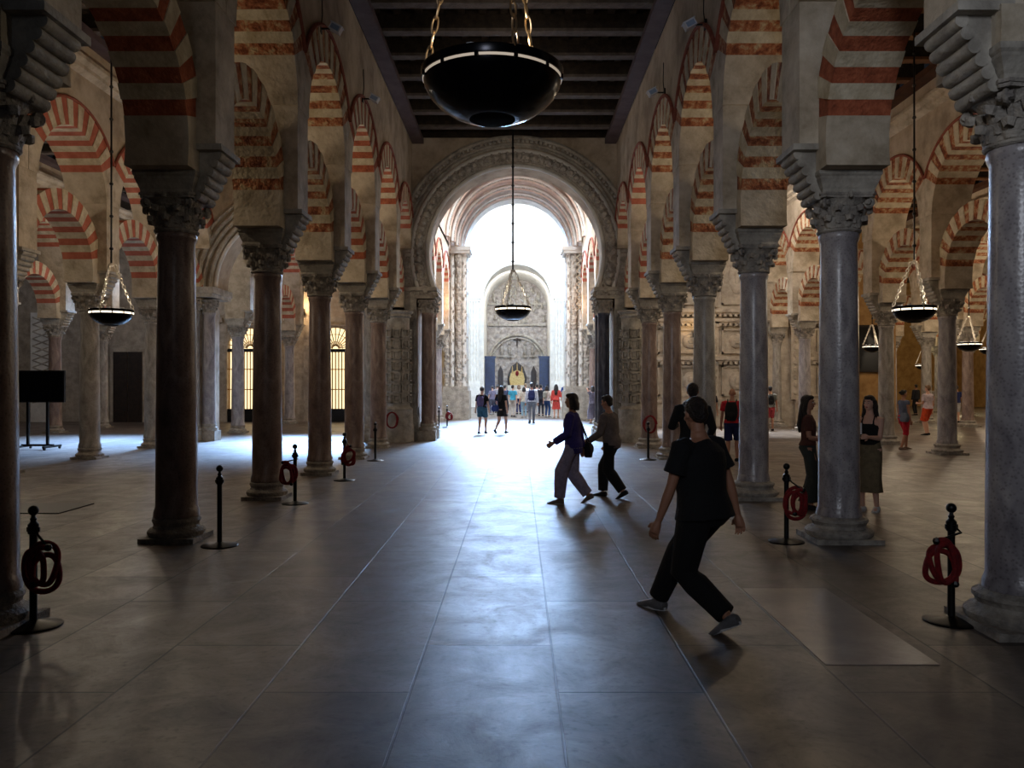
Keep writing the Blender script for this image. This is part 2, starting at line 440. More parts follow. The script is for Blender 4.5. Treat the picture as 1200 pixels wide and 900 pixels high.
# ------------------------------------------------------------------ people
def skin(name, c): return material(name, c, None, rough=0.55)
M['skin_light'] = skin('light_skin', hexc(205,160,138)); M['skin_tan'] = skin('tan_skin', hexc(168,118,92))
CL = {}
def cloth(rgb):
    if rgb not in CL:
        d = tuple(max(0, int(v*.82)) for v in rgb)
        CL[rgb] = material('cloth_%02x%02x%02x' % rgb, hexc(*d), hexc(*rgb), 14, 0.9, 0.25, 60)
    return CL[rgb]
M['hair_dark'] = material('dark_brown_hair', hexc(16,11,9), hexc(38,26,20), 40, 0.5, 0.6, 70)
M['hair_grey'] = material('greying_hair', hexc(50,46,44), hexc(90,84,80), 40, 0.5, 0.6, 70)
M['hair_fair'] = material('light_brown_hair', hexc(92,66,42), hexc(140,104,68), 40, 0.5, 0.6, 70)
M['eye_white'] = material('eye_white', hexc(225,222,215), None, rough=0.2)
M['eye_dark'] = material('eye_iris', hexc(30,20,14), None, rough=0.15)
M['lips'] = material('lips', hexc(150,72,70), None, rough=0.5)

def ik(a, b, l1, l2, hint):
    a, b, hint = Vector(a), Vector(b), Vector(hint); d = b-a; L = min(d.length, (l1+l2)*.998); d.normalize()
    x = (l1*l1-l2*l2+L*L)/(2*L); h = math.sqrt(max(0, l1*l1-x*x))
    n = hint-d*hint.dot(d); n.normalize()
    return a+d*x+n*h, a+d*L
def remesh(mb, name, mats, voxel, it=3):
    me = mb.mesh('t', mats, 180); o = bpy.data.objects.new('t', me); C.objects.link(o)
    m = o.modifiers.new('r', 'REMESH'); m.mode = 'VOXEL'; m.voxel_size = voxel; m.use_smooth_shade = True
    m = o.modifiers.new('s', 'SMOOTH'); m.factor = .5; m.iterations = it
    dg = bpy.context.evaluated_depsgraph_get(); e = o.evaluated_get(dg)
    r = bpy.data.meshes.new_from_object(e); r.name = name
    C.objects.unlink(o); bpy.data.objects.remove(o); bpy.data.meshes.remove(me)
    return r
def ell(mb, rings, n=20, mat=None):
    rs = []
    for r in rings:
        cx, cy, z, rx, ry = r
        rs.append([(cx+rx*math.cos(2*PI*j/n), cy+ry*math.sin(2*PI*j/n), z) for j in range(n)])
    mb.rings(rs, 0, True, True, True, mat)

def person(x, y, H, yaw, label, top, bottom, hair='short', hair_mat='hair_dark', skin_mat='skin_light', sleeve=.5,
           hem=.92, btype='trousers', blen=.1, feet=None, hands=None, lean=0, head=(0, 0), shoe=(40,40,44), sole=None,
           build=1.0, voxel=.011, face=False, loose=1.0, curl=.5, group=None, female=False, neckline=1.44, belt=None):
    feet = feet or [(.10, .02), (-.10, -.05)]           # left (+x) and right (-x) foot: x, y
    hands = hands or [(.27, -.04, .80), (-.27, -.04, .80)]
    shw = (.165 if female else .19)*(.5+.5*build); wb = build
    # joints
    reach = max(math.hypot(f[1], abs(f[0])-.09) for f in feet)
    pz = min(.935, math.sqrt(max(.1, .868**2-reach**2))+.085)
    root = Vector((0, 0, pz)); dz = pz-.935
    Rl = Matrix.Translation(root) @ Matrix.Rotation(lean, 4, 'X') @ Matrix.Translation(-root)
    def T(p): return Rl @ (Vector(p)+Vector((0, 0, dz)))
    legs = []
    for s, f in ((1, feet[0]), (-1, feet[1])):
        hip = Vector((s*.092*wb**.5, 0, pz-.015)); lift = .05 if f[1] > .15 else 0
        ank = Vector((f[0], f[1], .085+lift)); kn, an = ik(hip, ank, .435, .425, (0, -1, 0)); legs.append((hip, kn, an, lift))
    arms = []
    for s, h in ((1, hands[0]), (-1, hands[1])):
        sh = T((s*shw, .005, 1.385)); hd = Vector(h)+Vector((0, 0, dz))
        el, wr = ik(sh, hd, .285, .25, (s*.35, .9, -.35)); arms.append((s, sh, el, wr))
    torso = [(0,.0,.84,.10*wb,.09*wb),(0,.01,.90,.16*wb,.115*wb),(0,.01,.97,.162*wb,.115*wb),(0,.0,1.06,.138*wb,.10*wb),(0,-.005,1.15,.142*wb,.105*wb),
             (0,-.005,1.26,.158*wb,.112*wb),(0,.0,1.34,.165*wb,.105*wb),(0,.01,1.395,.13*wb,.085),(0,.012,1.42,.10*wb,.075),(0,.015,1.45,.07,.062),(0,.01,1.49,.056,.056)]
    if female: torso = [(a, b, z, rx*(.92 if z > 1 else 1.02), ry*.93) for a, b, z, rx, ry in torso]
    mb = MB(); ell(mb, torso, mat=Rl @ Matrix.Translation((0,0,dz)))
    for s, sh, el, wr in arms:
        up = (sh+Vector((-s*.05, 0, .0)))
        mb.tube([up, sh, sh.lerp(el,.35), el], [.052,.052*wb**.5,.046,.036], 10)
        mb.tube([el, el.lerp(wr,.3), wr], [.037,.038,.024], 10)
        d = (wr-el).normalized(); n = Vector((-s, 0, 0)); n = (n-d*n.dot(d)).normalized(); sd = d.cross(n); 
        if sd.y > 0: sd = -sd                            # the thumb side points forward
        W = wr
        mb.tube([W, W+d*.03, W+d*.06, W+d*.09], [.022,.032,.037,.034], 10, flat=1.0)
        for q, (o, Lf) in enumerate(((-.036,.056),(-.012,.072),(.012,.078),(.036,.070))):
            r0 = W+d*.082+sd*o*.9; a = curl
            d1 = (d*math.cos(a*.6)+n*math.sin(a*.6)+sd*o*1.2).normalized(); d2 = (d*math.cos(a*1.5)+n*math.sin(a*1.5)+sd*o*1.0).normalized(); d3 = (d*math.cos(a*2.3)+n*math.sin(a*2.3)).normalized()
            p1 = r0+d1*Lf*.45; p2 = p1+d2*Lf*.32; p3 = p2+d3*Lf*.25
            mb.tube([r0-d*.02, r0, p1, p2, p3], [.009,.0095,.009,.008,.006], 8)
        t0 = W+d*.025+sd*.02; t1 = t0+(d*.55+sd*.8).normalized()*.035; t2 = t1+(d*.85+sd*.35+n*.2).normalized()*.035
        mb.tube([t0-sd*.015, t0, t1, t2], [.012,.013,.011,.008], 8)
    foot_info = []
    for (hip, kn, an, lift), s in zip(legs, (1, -1)):
        mb.tube([hip+Vector((0,0,.03)), hip, hip.lerp(kn,.4), kn, kn.lerp(an,.3), kn.lerp(an,.7), an], [.085*wb,.085*wb,.075*wb,.054,.055,.042,.036], 12)
        p = -.5*(lift/.05)                               # a trailing foot pushes off on its toes
        Rf = Matrix.Translation(an) @ Matrix.Rotation(-p, 4, 'X') @ Matrix.Rotation(s*.12, 4, 'Z')
        sh_ = MB()
        ft = [(.065,.0,.03,.028),(.05,.0,.042,.04),(.0,.0,.046,.046),(-.06,-.012,.046,.034),(-.12,-.022,.048,.026),(-.16,-.028,.042,.02),(-.185,-.032,.022,.014)]
        rr = []
        for yy, zz, rx, rz in ft:
            rr.append([(rx*math.cos(2*PI*j/12), yy, max(-.08, -.045+zz+rz*1.1*math.sin(2*PI*j/12)) if True else 0) for j in range(12)])
        mb.rings([[Vector(Rf @ Vector(q)) for q in r] for r in rr], 0, True)
        foot_info.append((Rf, rr))
    # head
    nk = T((0, .01, 1.47)); hy, hp = head
    Hd = Matrix.Translation(nk) @ Matrix.Rotation(hy, 4, 'Z') @ Matrix.Rotation(hp+lean*.5, 4, 'X')
    mb.tube([T((0,.012,1.42)), nk, Hd @ Vector((0,-.005,.08))], [.058,.052,.05], 12)
    c = Vector((0, -.01, .155))
    def hb(p, r, m=mb, n=14): m.ball((0,0,0), r, n, 0, Hd @ Matrix.Translation(c+Vector(p)))
    hb((0,.01,.015), (.074,.092,.098)); hb((0,-.025,-.045), (.056,.062,.062)); hb((0,-.055,-.085), (.03,.028,.022)); hb((0,-.07,.03), (.05,.018,.018), n=10)
    hb((0,-.088,-.012), (.011,.016,.024), n=8); hb((0,-.098,-.028), (.014,.013,.010), n=8); hb((0,-.082,-.055), (.022,.009,.008), n=8)
    for s in (1, -1): hb((s*.077,.01,-.005), (.010,.020,.032), n=8); hb((s*.036,-.062,-.02), (.022,.022,.02), n=8)
    me = remesh(mb, 'person_body', skin_mat, voxel, 2)
    k = H/1.75/S
    o = link('person', me, None, (x, y, 0), yaw, (k, k, k)); tag(o, label, 'person', group)
    if face:
        for s in (1, -1):
            m2 = MB(); hb((s*.031,-.080,.008), (.013,.010,.008), m2, 10); m2.build('eye', 'eye_white', o)
            m2 = MB(); hb((s*.031,-.0885,.008), (.0065,.003,.0065), m2, 8); m2.build('iris', 'eye_dark', o)
            m2 = MB(); m2.tube([Hd @ (c+Vector((s*a, b, z))) for a, b, z in ((.014,-.091,.028),(.031,-.089,.034),(.048,-.076,.028))], .0035, 6); m2.build('eyebrow', hair_mat, o)
        m2 = MB(); hb((0,-.0895,-.052), (.021,.006,.005), m2, 10); hb((0,-.0885,-.059), (.018,.006,.0055), m2, 10); m2.build('mouth', 'lips', o)
    # shirt
    g = .012*loose
    m2 = MB(); tr = [t for t in torso if t[2] >= hem-.01 and t[2] < neckline-.02]
    t0 = tr[0]; tr = [(0, t0[1], hem, t0[3]*1.03+.01*loose, t0[4]*1.05+.01*loose)]+tr[1:]
    tt = [(a, b, z, rx+g+(.014*loose if z < 1.3 and z > 1.0 else 0), ry+g) for a, b, z, rx, ry in tr]
    if sleeve > 0: tt.append((0,.012,neckline,.075,.07))
    else: tt = [t for t in tt if t[2] < 1.30]+[(0,-.0,1.32,.13*wb,.105)]
    ell(m2, tt, 28, mat=Rl @ Matrix.Translation((0,0,dz)))
    if sleeve > 0:
        for s, sh, el, wr in arms:
            r = .014*loose; st = sh+Vector((-s*.06, 0, .012)); s0 = sh+Vector((-s*.11, .005, .02))
            if sleeve <= .5: m2.tube([s0, st, sh, sh.lerp(el, .25), sh.lerp(el, sleeve*1.3)], [.03,.046+r,.052*wb**.5+r,.052+r,.050+r*1.6], 14)
            else: m2.tube([s0, st, sh, sh.lerp(el,.4), el, el.lerp(wr,.4), el.lerp(wr, .93)], [.03,.046+r,.052*wb**.5+r,.050+r,.044+r,.040+r,.032+r], 12)
    else:
        for s in (1, -1):
            m2.tube([T((s*.085,-.095,1.28)), T((s*.082,-.085,1.36)), T((s*.08,-.01,1.432)), T((s*.082,.085,1.36)), T((s*.085,.10,1.28))], .013, 8)
    link('shirt' if btype != 'dress' else 'dress_top', remesh(m2, 'shirt', cloth(top), voxel*1.1, 3), o)
    # lower garment
    m2 = MB()
    if btype in ('trousers', 'shorts'):
        ell(m2, [(0,0,.83,.11*wb,.10*wb),(0,.012,.89,.17*wb+.01,.125*wb),(0,.01,.97,.168*wb+.006,.122*wb),(0,.0,1.04,.148*wb,.108*wb)], mat=Matrix.Translation((0,0,dz)))
        for hip, kn, an, lift in legs:
            rr = [.094*wb,.094*wb,.086*wb,.066*loose,.062*loose,.055*loose,.052*loose]
            pp = [hip+Vector((0,0,.03)), hip, hip.lerp(kn,.4), kn, kn.lerp(an,.3), kn.lerp(an,.7), kn.lerp(an,.97)]
            if blen > .2:                                # length given as the height of the hem above the ground
                full = []; rad = []
                for i in range(len(pp)):
                    full.append(pp[i]); rad.append(rr[i]*(1.15 if i > 2 else 1.06))
                    if pp[i].z > blen and i+1 < len(pp) and pp[i+1].z <= blen:
                        t = (pp[i].z-blen)/max(.001, pp[i].z-pp[i+1].z); full.append(pp[i].lerp(pp[i+1], t)); rad.append(rr[i]*1.12); break
                pp, rr = full, rad
            m2.tube(pp, rr, 14)
        nm = 'trousers' if blen <= .2 else 'shorts'
    else:
        rings = []
        top_z = pz+.12
        rings = [(0,0,top_z,.15*wb,.11*wb),(0,.01,top_z-.12,.175*wb,.13*wb)]
        N = 6
        for i in range(1, N+1):
            z = (pz-.02)+(blen-(pz-.02))*i/N; xs_ = []; ys_ = []
            for hip, kn, an, lift in legs:
                q = hip.lerp(kn, min(1, max(0, (hip.z-z)/max(.01, hip.z-kn.z)))) if z > kn.z else kn.lerp(an, min(1, (kn.z-z)/max(.01, kn.z-an.z)))
                xs_.append(q.x); ys_.append(q.y)
            fl = 1+.25*i/N*loose
            rings.append(((xs_[0]+xs_[1])/2, (ys_[0]+ys_[1])/2, z, abs(xs_[0]-xs_[1])/2+.09*fl, abs(ys_[0]-ys_[1])/2+.09*fl))
        n = 36; rs = []
        for q, (cx, cy, z, rx, ry) in enumerate(rings):
            am = .05*q/len(rings)
            rs.append([(cx+rx*(1+am*math.sin(9*2*PI*j/n))*math.cos(2*PI*j/n), cy+ry*(1+am*math.sin(9*2*PI*j/n))*math.sin(2*PI*j/n), z) for j in range(n)])
        m2.rings(rs, 0, True); nm = 'skirt'
    if btype in ('trousers', 'shorts'): link(nm, remesh(m2, nm, cloth(bottom), voxel*1.1, 3), o)
    else: link(nm, m2.mesh(nm, cloth(bottom)), o)
    for Rf, rr in foot_info:
        m2 = MB()
        m2.rings([[Vector(Rf @ Vector((q[0]*1.14, q[1]*1.06-.002, max(-.083, q[2]*1.1)))) for q in r] for r in rr], 0, True)
        so = m2.build('shoe', cloth(shoe), o)
        if sole:
            m3 = MB(); m3.prism([(.05*math.cos(2*PI*j/16)*(1 if True else 1), -.06+.135*math.sin(2*PI*j/16)) for j in range(16)], 'z', -.086, -.062, 0, Rf)
            m3.build('sole', cloth(sole), so)
    # hair
    m2 = MB()
    if hair != 'none':
        hb((0,.024,.034), (.084,.094,.095), m2); hb((0,-.035,.085), (.062,.055,.035), m2)
        if hair == 'short': hb((0,.055,-.01), (.072,.055,.07), m2)
        if hair in ('long', 'bob'):
            L = .30 if hair == 'long' else .15
            P = [Hd @ (c+Vector(q)) for q in ((0,.055,.04),(0,.085,-.05))]
            P += [T((0,.10,1.47)), T((0,.125,1.47-L*.6)), T((0,.125,1.47-L))] if hair == 'long' else [Hd @ (c+Vector((0,.08,-.15)))]
            rad = [.075,.082,.08,.075,.03][:len(P)]
            n = 14; rs = []
            for p, r in zip(P, rad): rs.append([(p.x+r*1.15*math.cos(2*PI*j/n), p.y+r*.55*math.sin(2*PI*j/n), p.z) for j in range(n)])
            m2.rings(rs, 0, True)
            for s in (1, -1):
                Q = [Hd @ (c+Vector((s*.066,.0,.05))), Hd @ (c+Vector((s*.082,.015,-.04))), Hd @ (c+Vector((s*.085,.03,-.13)))]
                if hair == 'long': Q += [T((s*.11,.03,1.37)), T((s*.10,.02,1.30))]
                m2.tube(Q, [.026,.034,.036,.032,.012][:len(Q)], 8)
        if hair == 'bun': hb((0,.115,.04), (.042,.042,.042), m2)
        if hair == 'cap': hb((0,-.09,.055), (.06,.06,.010), m2)
        link('hair' if hair != 'cap' else 'cap', remesh(m2, 'hair', hair_mat, voxel, 1), o)
    o['_arms'] = 0; del o['_arms']
    W = Matrix.Translation((x, y, 0)) @ Matrix.Rotation(yaw, 4, 'Z') @ Matrix.Scale(k, 4)
    return W, T, arms, o

def backpack(P, rgb, label, w=.15, h=.22, z=1.2, d=.09):
    W, T, arms, o = P
    t = thing('backpack', label, 'backpack', W @ T((0, .16, z-h)), o.rotation_euler.z)
    t.scale = o.scale
    m = MB(); rs = []
    for i in range(9):
        q = i/8; s = math.sin(PI*min(1, max(0, .12+q*.76)))**.4
        rs.append([(w*s*(abs(math.cos(a))**.6)*(1 if math.cos(a) > 0 else -1), d*.75+d*s*(abs(math.sin(a))**.6)*(1 if math.sin(a) > 0 else -1), 2*h*q) for a in [2*PI*j/20 for j in range(20)]])
    m.rings(rs, 0, True); m.build('pack_body', cloth(rgb), t)
    m = MB(); m.ball((0, d*1.6, h*.6), (w*.7, d*.35, h*.42), 12); m.build('front_pocket', cloth(rgb), t)
    for s in (1, -1):
        pts = [W.inverted() @ W @ T(p) for p in ((s*.09,.135,z+h*.6),(s*.10,.03,1.47),(s*.12,-.12,1.36),(s*.15,-.12,1.18),(s*.15,.10,1.02))]
        base = T((0, .16, z-h)); m = MB(); m.tube([p-base for p in pts], .014, 6, flat=1.8); m.build('strap', cloth(rgb), t)
    return t
def handbag(P, loc, rgb, label, size=(.13,.06,.11), strap_to=None, name='shoulder_bag', z_off=0):
    W, T, arms, o = P
    t = thing(name, label, 'bag', W @ Vector(loc), o.rotation_euler.z); t.scale = o.scale
    m = MB(); rs = []; w, d, h = size
    for i in range(7):
        q = i/6; s = (.82+.25*math.sin(PI*q))*(.9 if i in (0, 6) else 1)
        rs.append([(w*s*(abs(math.cos(a))**.5)*(1 if math.cos(a) > 0 else -1), d*s*(1.15-.5*q)*(abs(math.sin(a))**.5)*(1 if math.sin(a) > 0 else -1), -2*h+2*h*q) for a in [2*PI*j/16 for j in range(16)]])
    m.rings(rs, 0, True); m.build('bag_body', cloth(rgb), t)
    if strap_to:
        m = MB(); e = Vector(strap_to)-Vector(loc)
        m.tube([(-w*.8,0,-.02), e*.5+Vector((-.03,0,0)), e], .010, 6); m.tube([(w*.8,0,-.02), e*.5+Vector((.03,0,0)), e], .010, 6); m.build('strap', cloth(rgb), t)
    return t
R_ = math.radians
# the man striding past in the foreground
P = person(1.235, 5.46, 1.78, R_(-134), 'man in black short sleeved shirt and dark trousers striding across the foreground',
           (14,14,18), (10,10,13), 'short', 'hair_dark', 'skin_tan', sleeve=.5, hem=.88, feet=[(.12,.26),(-.11,-.46)],
           hands=[(.34,-.18,.80),(-.33,.10,.84)], lean=.09, head=(-.45,.2), shoe=(112,110,112), sole=(215,215,215), build=1.36, voxel=.0062, loose=1.5)
person(2.26, 10.6, 1.77, R_(170), 'person in black with dark hair, mostly hidden behind the striding man',
       (12,12,14), (14,14,18), 'short', 'hair_dark', 'skin_tan', sleeve=1, feet=[(.09,.05),(-.09,-.05)], hands=[(.22,-.25,1.15),(-.24,-.2,1.0)], voxel=.009, build=1.05)
P = person(.74, 10.97, 1.63, R_(-105), 'woman in dark purple jacket and pale trousers walking left in mid nave',
           (58,46,118), (160,148,168), 'bob', 'hair_dark', 'skin_tan', sleeve=1, hem=.80, feet=[(.09,-.20),(-.09,.22)],
           hands=[(.24,-.26,.98),(-.22,.10,.86)], lean=.05, shoe=(120,104,92), sole=(200,190,180), voxel=.0075, loose=1.7, female=True, build=1.12)
handbag(P, (-.25,.20,.95), (16,14,20), 'black shoulder bag at the hip of the woman in purple', (.10,.06,.12), (-.17,.04,1.40))
P = person(1.32, 11.55, 1.60, R_(-120), 'person in grey beige jacket and black trousers carrying a black bag, mid nave',
           (112,98,92), (12,12,14), 'short', 'hair_dark', 'skin_tan', sleeve=1, hem=.84, feet=[(.09,.24),(-.09,-.20)],
           hands=[(.26,-.30,.98),(-.24,-.18,.90)], lean=.12, head=(0,.1), shoe=(14,14,14), voxel=.0075, loose=1.6, build=1.1)
handbag(P, (.27,-.33,.92), (12,12,14), 'black bag held in the hand of the person in the beige jacket', (.17,.07,.09), (.26,-.33,1.0), 'hand_bag')
P = person(-1.16, 26.5, 1.66, R_(165), 'woman in black top and teal blue shorts with a lilac backpack, walking away',
           (14,14,18), (62,110,140), 'bun', 'hair_dark', 'skin_light', sleeve=.5, btype='shorts', blen=.62, feet=[(.10,.10),(-.10,-.12)], hem=.84, shoe=(60,66,84), female=True, build=1.08, voxel=.009)
backpack(P, (96,88,134), 'lilac backpack on the woman in black and teal shorts', .13, .19)
P = person(-.54, 26.6, 1.70, R_(150), 'woman in short black dress with long dark hair and a blue bag, walking away',
           (12,12,16), (13,13,18), 'long', 'hair_dark', 'skin_light', sleeve=.5, btype='skirt', blen=.62, feet=[(.12,.22),(-.10,-.16)], hands=[(.2,-.28,1.08),(-.26,.02,.85)], shoe=(12,12,14), female=True, voxel=.009)
handbag(P, (.16,.17,1.02), (40,60,120), 'blue bag on the hip of the woman in the short black dress', (.14,.06,.11), (.05,.10,1.40))
P = person(.56, 33.4, 1.82, R_(178), 'man in white shirt and grey trousers with a navy backpack, walking to the bright end',
           (224,224,228), (120,122,128), 'short', 'hair_dark', 'skin_tan', sleeve=1, feet=[(.08,.16),(-.08,-.16)], shoe=(50,60,60), voxel=.010)
backpack(P, (26,34,84), 'navy backpack on the man in the white shirt', .15, .22)
P = person(1.80, 38.6, 1.74, R_(172), 'woman in coral red dress with long dark hair, far down the nave',
           (226,84,78), (226,84,78), 'long', 'hair_dark', 'skin_light', sleeve=1, btype='skirt', blen=.45, hands=[(.26,-.05,.85),(-.16,-.22,1.15)], shoe=(190,150,130), female=True, voxel=.011, loose=1.3)
person(2.42, 41.0, 1.92, R_(180), 'tall man in royal blue shirt standing right of the coral dress',
       (30,74,150), (60,64,80), 'short', 'hair_dark', 'skin_tan', sleeve=.5, voxel=.011)
far = [
 (601,40.0,1.70,'short',(70,180,216),(214,206,200),'m','person in turquoise shirt and pale trousers in the far crowd'),
 (577,43.0,1.66,'bun',(120,112,132),(90,92,110),'f','person in mauve patterned top at the left of the far crowd'),
 (583,45.5,1.74,'short',(168,160,160),(60,64,76),'m','person in grey top behind the left end of the far crowd'),
 (592,42.0,1.70,'short',(64,70,96),(40,46,70),'m','person in dark blue clothes just left of the turquoise shirt'),
 (608,43.5,1.72,'bob',(224,206,186),(30,40,90),'f','person in cream top and navy trousers right of the turquoise shirt'),
 (614,38.8,1.60,'bob',(216,206,190),(150,186,206),'f','woman in cream top and pale blue jeans in the far crowd'),
 (616,46.0,1.80,'short',(226,220,216),(130,130,140),'m','person in white standing deepest in the far crowd'),
 (629,42.5,1.76,'short',(232,228,224),(206,204,206),'m','person all in white just right of the navy backpack'),
 (634,41.0,1.74,'short',(34,34,44),(40,44,60),'m','person in black between the white clothes in the far crowd'),
 (641,39.4,1.66,'bob',(230,226,220),(36,76,132),'f','woman in white top and blue jeans left of the coral dress'),
]
for i, (px, d, H, hr, tp, bt, g_, lab) in enumerate(far):
    P = person((px-607)/960*d, d, H, R_(180+(-30 if i % 3 == 0 else 20 if i % 3 == 1 else 0)), lab, tp, bt, hr,
           'hair_fair' if i in (4, 6) else 'hair_dark', 'skin_light', sleeve=.5, feet=[(.10,.06*(i % 3-1)),(-.10,-.05*(i % 2))],
           hands=[(.26,-.06,.82),(-.26,-.04,.82)] if i % 2 else [(.2,-.24,1.1),(-.26,0,.82)], voxel=.012, female=g_ == 'f', shoe=(150,150,150) if i % 2 else (40,40,44))
    if i == 9: backpack(P, (150,150,140), 'pale grey backpack on the woman in white and jeans', .12, .17)
P = person(3.02, 33.2, 1.66, R_(-150), 'woman in long grey dress raising a camera to her face by the far right pier',
       (120,116,132), (120,116,132), 'bob', 'hair_dark', 'skin_light', sleeve=.3, btype='skirt', blen=.22, hands=[(.08,-.26,1.52),(-.10,-.24,1.52)], shoe=(120,100,90), female=True, voxel=.010, loose=1.4)
t = thing('camera', 'small black camera held up by the woman in the long grey dress', 'camera', P[0] @ Vector((0,-.33,1.60)), P[3].rotation_euler.z)
m = MB(); m.box(-.06,.06,-.02,.02,-.035,.035); m.build('camera_body', 'black_plastic', t)
m = MB(); m.tube([(0,-.02,0),(0,-.06,0)], .025, 12); m.build('lens', 'black_plastic', t)
# right aisle
P = person(4.42, 16.9, 1.66, R_(160), 'man in red shirt and navy shorts with a black backpack in the right aisle',
       (196,24,40), (24,34,84), 'none', 'hair_grey', 'skin_tan', sleeve=.5, btype='shorts', blen=.5, feet=[(.10,.10),(-.10,-.10)], shoe=(14,14,16), voxel=.009, build=1.05, head=(0,.15))
backpack(P, (12,12,14), 'black backpack on the man in the red shirt', .15, .22)
P = person(8.62, 28.0, 1.68, R_(172), 'man in grey shirt and salmon red shorts facing the carved wall',
       (126,128,120), (176,60,64), 'short', 'hair_dark', 'skin_tan', sleeve=.5, btype='shorts', blen=.5, shoe=(40,34,34), voxel=.010)
backpack(P, (12,12,14), 'black bag on the shoulder of the man in grey', .12, .17)
person(5.66, 24.2, 1.68, R_(175), 'person in dark top and bare legs seen past the third right column',
       (46,42,60), (28,28,34), 'short', 'hair_fair', 'skin_light', sleeve=.5, btype='shorts', blen=.55, voxel=.011)
P = person(3.72, 10.5, 1.60, R_(70), 'young woman in brown top and long dark skirt half hidden by the big grey column',
       (84,44,34), (52,56,50), 'long', 'hair_dark', 'skin_tan', sleeve=.5, hem=.98, btype='skirt', blen=.12, feet=[(.09,.04),(-.09,-.04)], hands=[(.12,-.26,1.06),(-.14,-.25,1.06)], shoe=(30,26,26), female=True, face=True, voxel=.0075, head=(-.3,0))
P = person(4.42, 10.3, 1.60, R_(-40), 'young woman in black tank top and olive culottes right of the big grey column',
       (10,10,12), (116,102,76), 'long', 'hair_dark', 'skin_light', sleeve=0, hem=1.0, btype='skirt', blen=.30, feet=[(.09,.05),(-.09,-.04)],
       hands=[(.07,-.27,1.13),(-.10,-.30,1.20)], shoe=(222,222,222), sole=(235,235,235), female=True, face=True, voxel=.0062, curl=.8, loose=.9, head=(-.15,.02))
t = thing('phone', 'pale phone in the hands of the woman in the black tank top', 'phone', P[0] @ Vector((-.03,-.40,1.26)), P[3].rotation_euler.z)
m = MB(); m.box(-.035,.035,-.006,.006,-.07,.07); m.build('phone_body', 'white_metal', t); m = MB(); m.box(-.031,.031,.006,.008,-.062,.062); m.build('screen', 'screen', t)
P = person(9.42, 20.0, 1.60, R_(100), 'woman in grey blue top and red cropped trousers walking in the right aisle',
       (92,100,124), (196,22,44), 'bun', 'hair_dark', 'skin_tan', sleeve=.2, btype='shorts', blen=.42, feet=[(.09,-.14),(-.09,.14)], shoe=(120,100,90), female=True, voxel=.010, build=1.1)
handbag(P, (-.20,.12,1.08), (96,104,120), 'grey blue bag carried by the woman in red trousers', (.16,.07,.13), (-.15,.03,1.40))
person(12.8, 25.6, 1.72, R_(-150), 'person in white shirt and orange shorts with black shoes at the right',
       (212,196,206), (230,84,40), 'short', 'hair_fair', 'skin_light', sleeve=.5, btype='shorts', blen=.5, hands=[(.12,-.28,1.1),(-.26,0,.85)], shoe=(14,14,14), voxel=.011, build=1.15)
P = person(18.2, 34.0, 1.70, R_(160), 'person in navy top and white shorts between the far right columns',
       (34,44,92), (212,210,214), 'short', 'hair_dark', 'skin_light', sleeve=.5, btype='shorts', blen=.5, voxel=.012)
person(20.4, 42.0, 1.74, R_(200), 'distant person in dark clothes under the far right lamp',
       (26,26,36), (20,20,28), 'short', 'hair_dark', 'skin_tan', sleeve=1, voxel=.012)
person(17.4, 34.6, 1.74, R_(200), 'person in beige clothes partly behind the right row column',
       (150,140,130), (180,176,170), 'short', 'hair_dark', 'skin_tan', sleeve=.5, btype='shorts', blen=.5, voxel=.012)
# ------------------------------------------------------------------ the arcades
Y0, SP = 5.4, 3.05
XL, XR = -3.52, 3.31
arcade(XL, Y0, 6, SP, 'the left nave arcade', 'wall_nave_left', ['pink_marble'], ['brick','worn_brick','worn_brick','brick','brick','brick'])
arcade(XR, Y0, 6, SP, 'the right nave arcade', 'wall_nave_right', ['grey_marble','grey_marble','grey_marble','pale_marble','pink_marble','pink_marble'], ['brick','worn_brick','worn_brick','worn_brick','painted_red','painted_red'])
# the short last bay that lands on the wall of the great arch
for x, w, wn in ((XL, 'the left nave arcade', 'wall_nave_left_end'), (XR, 'the right nave arcade', 'wall_nave_right_end')):
    low_arch(x, 22.0, 2.7, 'painted_red', 'lower striped horseshoe arch against the great arch wall, %s' % w)
    up_arch(x, 22.0, 2.7, 'painted_red', 'upper striped round arch against the great arch wall, %s' % w)
    spandrel(wn, x, [22.0], 2.7)
LW = 'the second arcade left'
arcade(-9.2, 11.5, 4, SP, LW, 'wall_left_aisle', ['pale_marble','grey_marble','pale_marble','pale_marble'], 'painted_red')
low_arch(-9.2, 22.0, 2.7, 'painted_red', 'lower striped horseshoe arch landing on the aisle wall, '+LW)
up_arch(-9.2, 22.0, 2.7, 'painted_red', 'upper striped round arch landing on the aisle wall, '+LW)
spandrel('wall_left_aisle_end', -9.2, [22.0], 2.7)
arcade(-9.2, 26.9, 3, SP, 'the arcade behind the left aisle wall', 'wall_left_aisle_far', ['grey_marble','pale_marble'], 'painted_red')
arcade(-15.2, 17.75, 5, SP, 'the third arcade left', 'wall_far_left', ['pink_marble','pale_marble','pale_marble'], 'painted_red')
arcade(9.8, 15.6, 6, 3.1, 'the second arcade right', 'wall_right_aisle', ['grey_marble','grey_marble','pale_marble'], 'worn_brick')
arcade(16.8, 18.2, 7, 3.1, 'the third arcade right', 'wall_right_third', ['grey_marble','pink_marble','pale_marble'], 'worn_brick')
arcade(23.6, 27.4, 7, 3.1, 'the fourth arcade right', 'wall_right_fourth', ['grey_marble','pale_marble'], 'worn_brick')
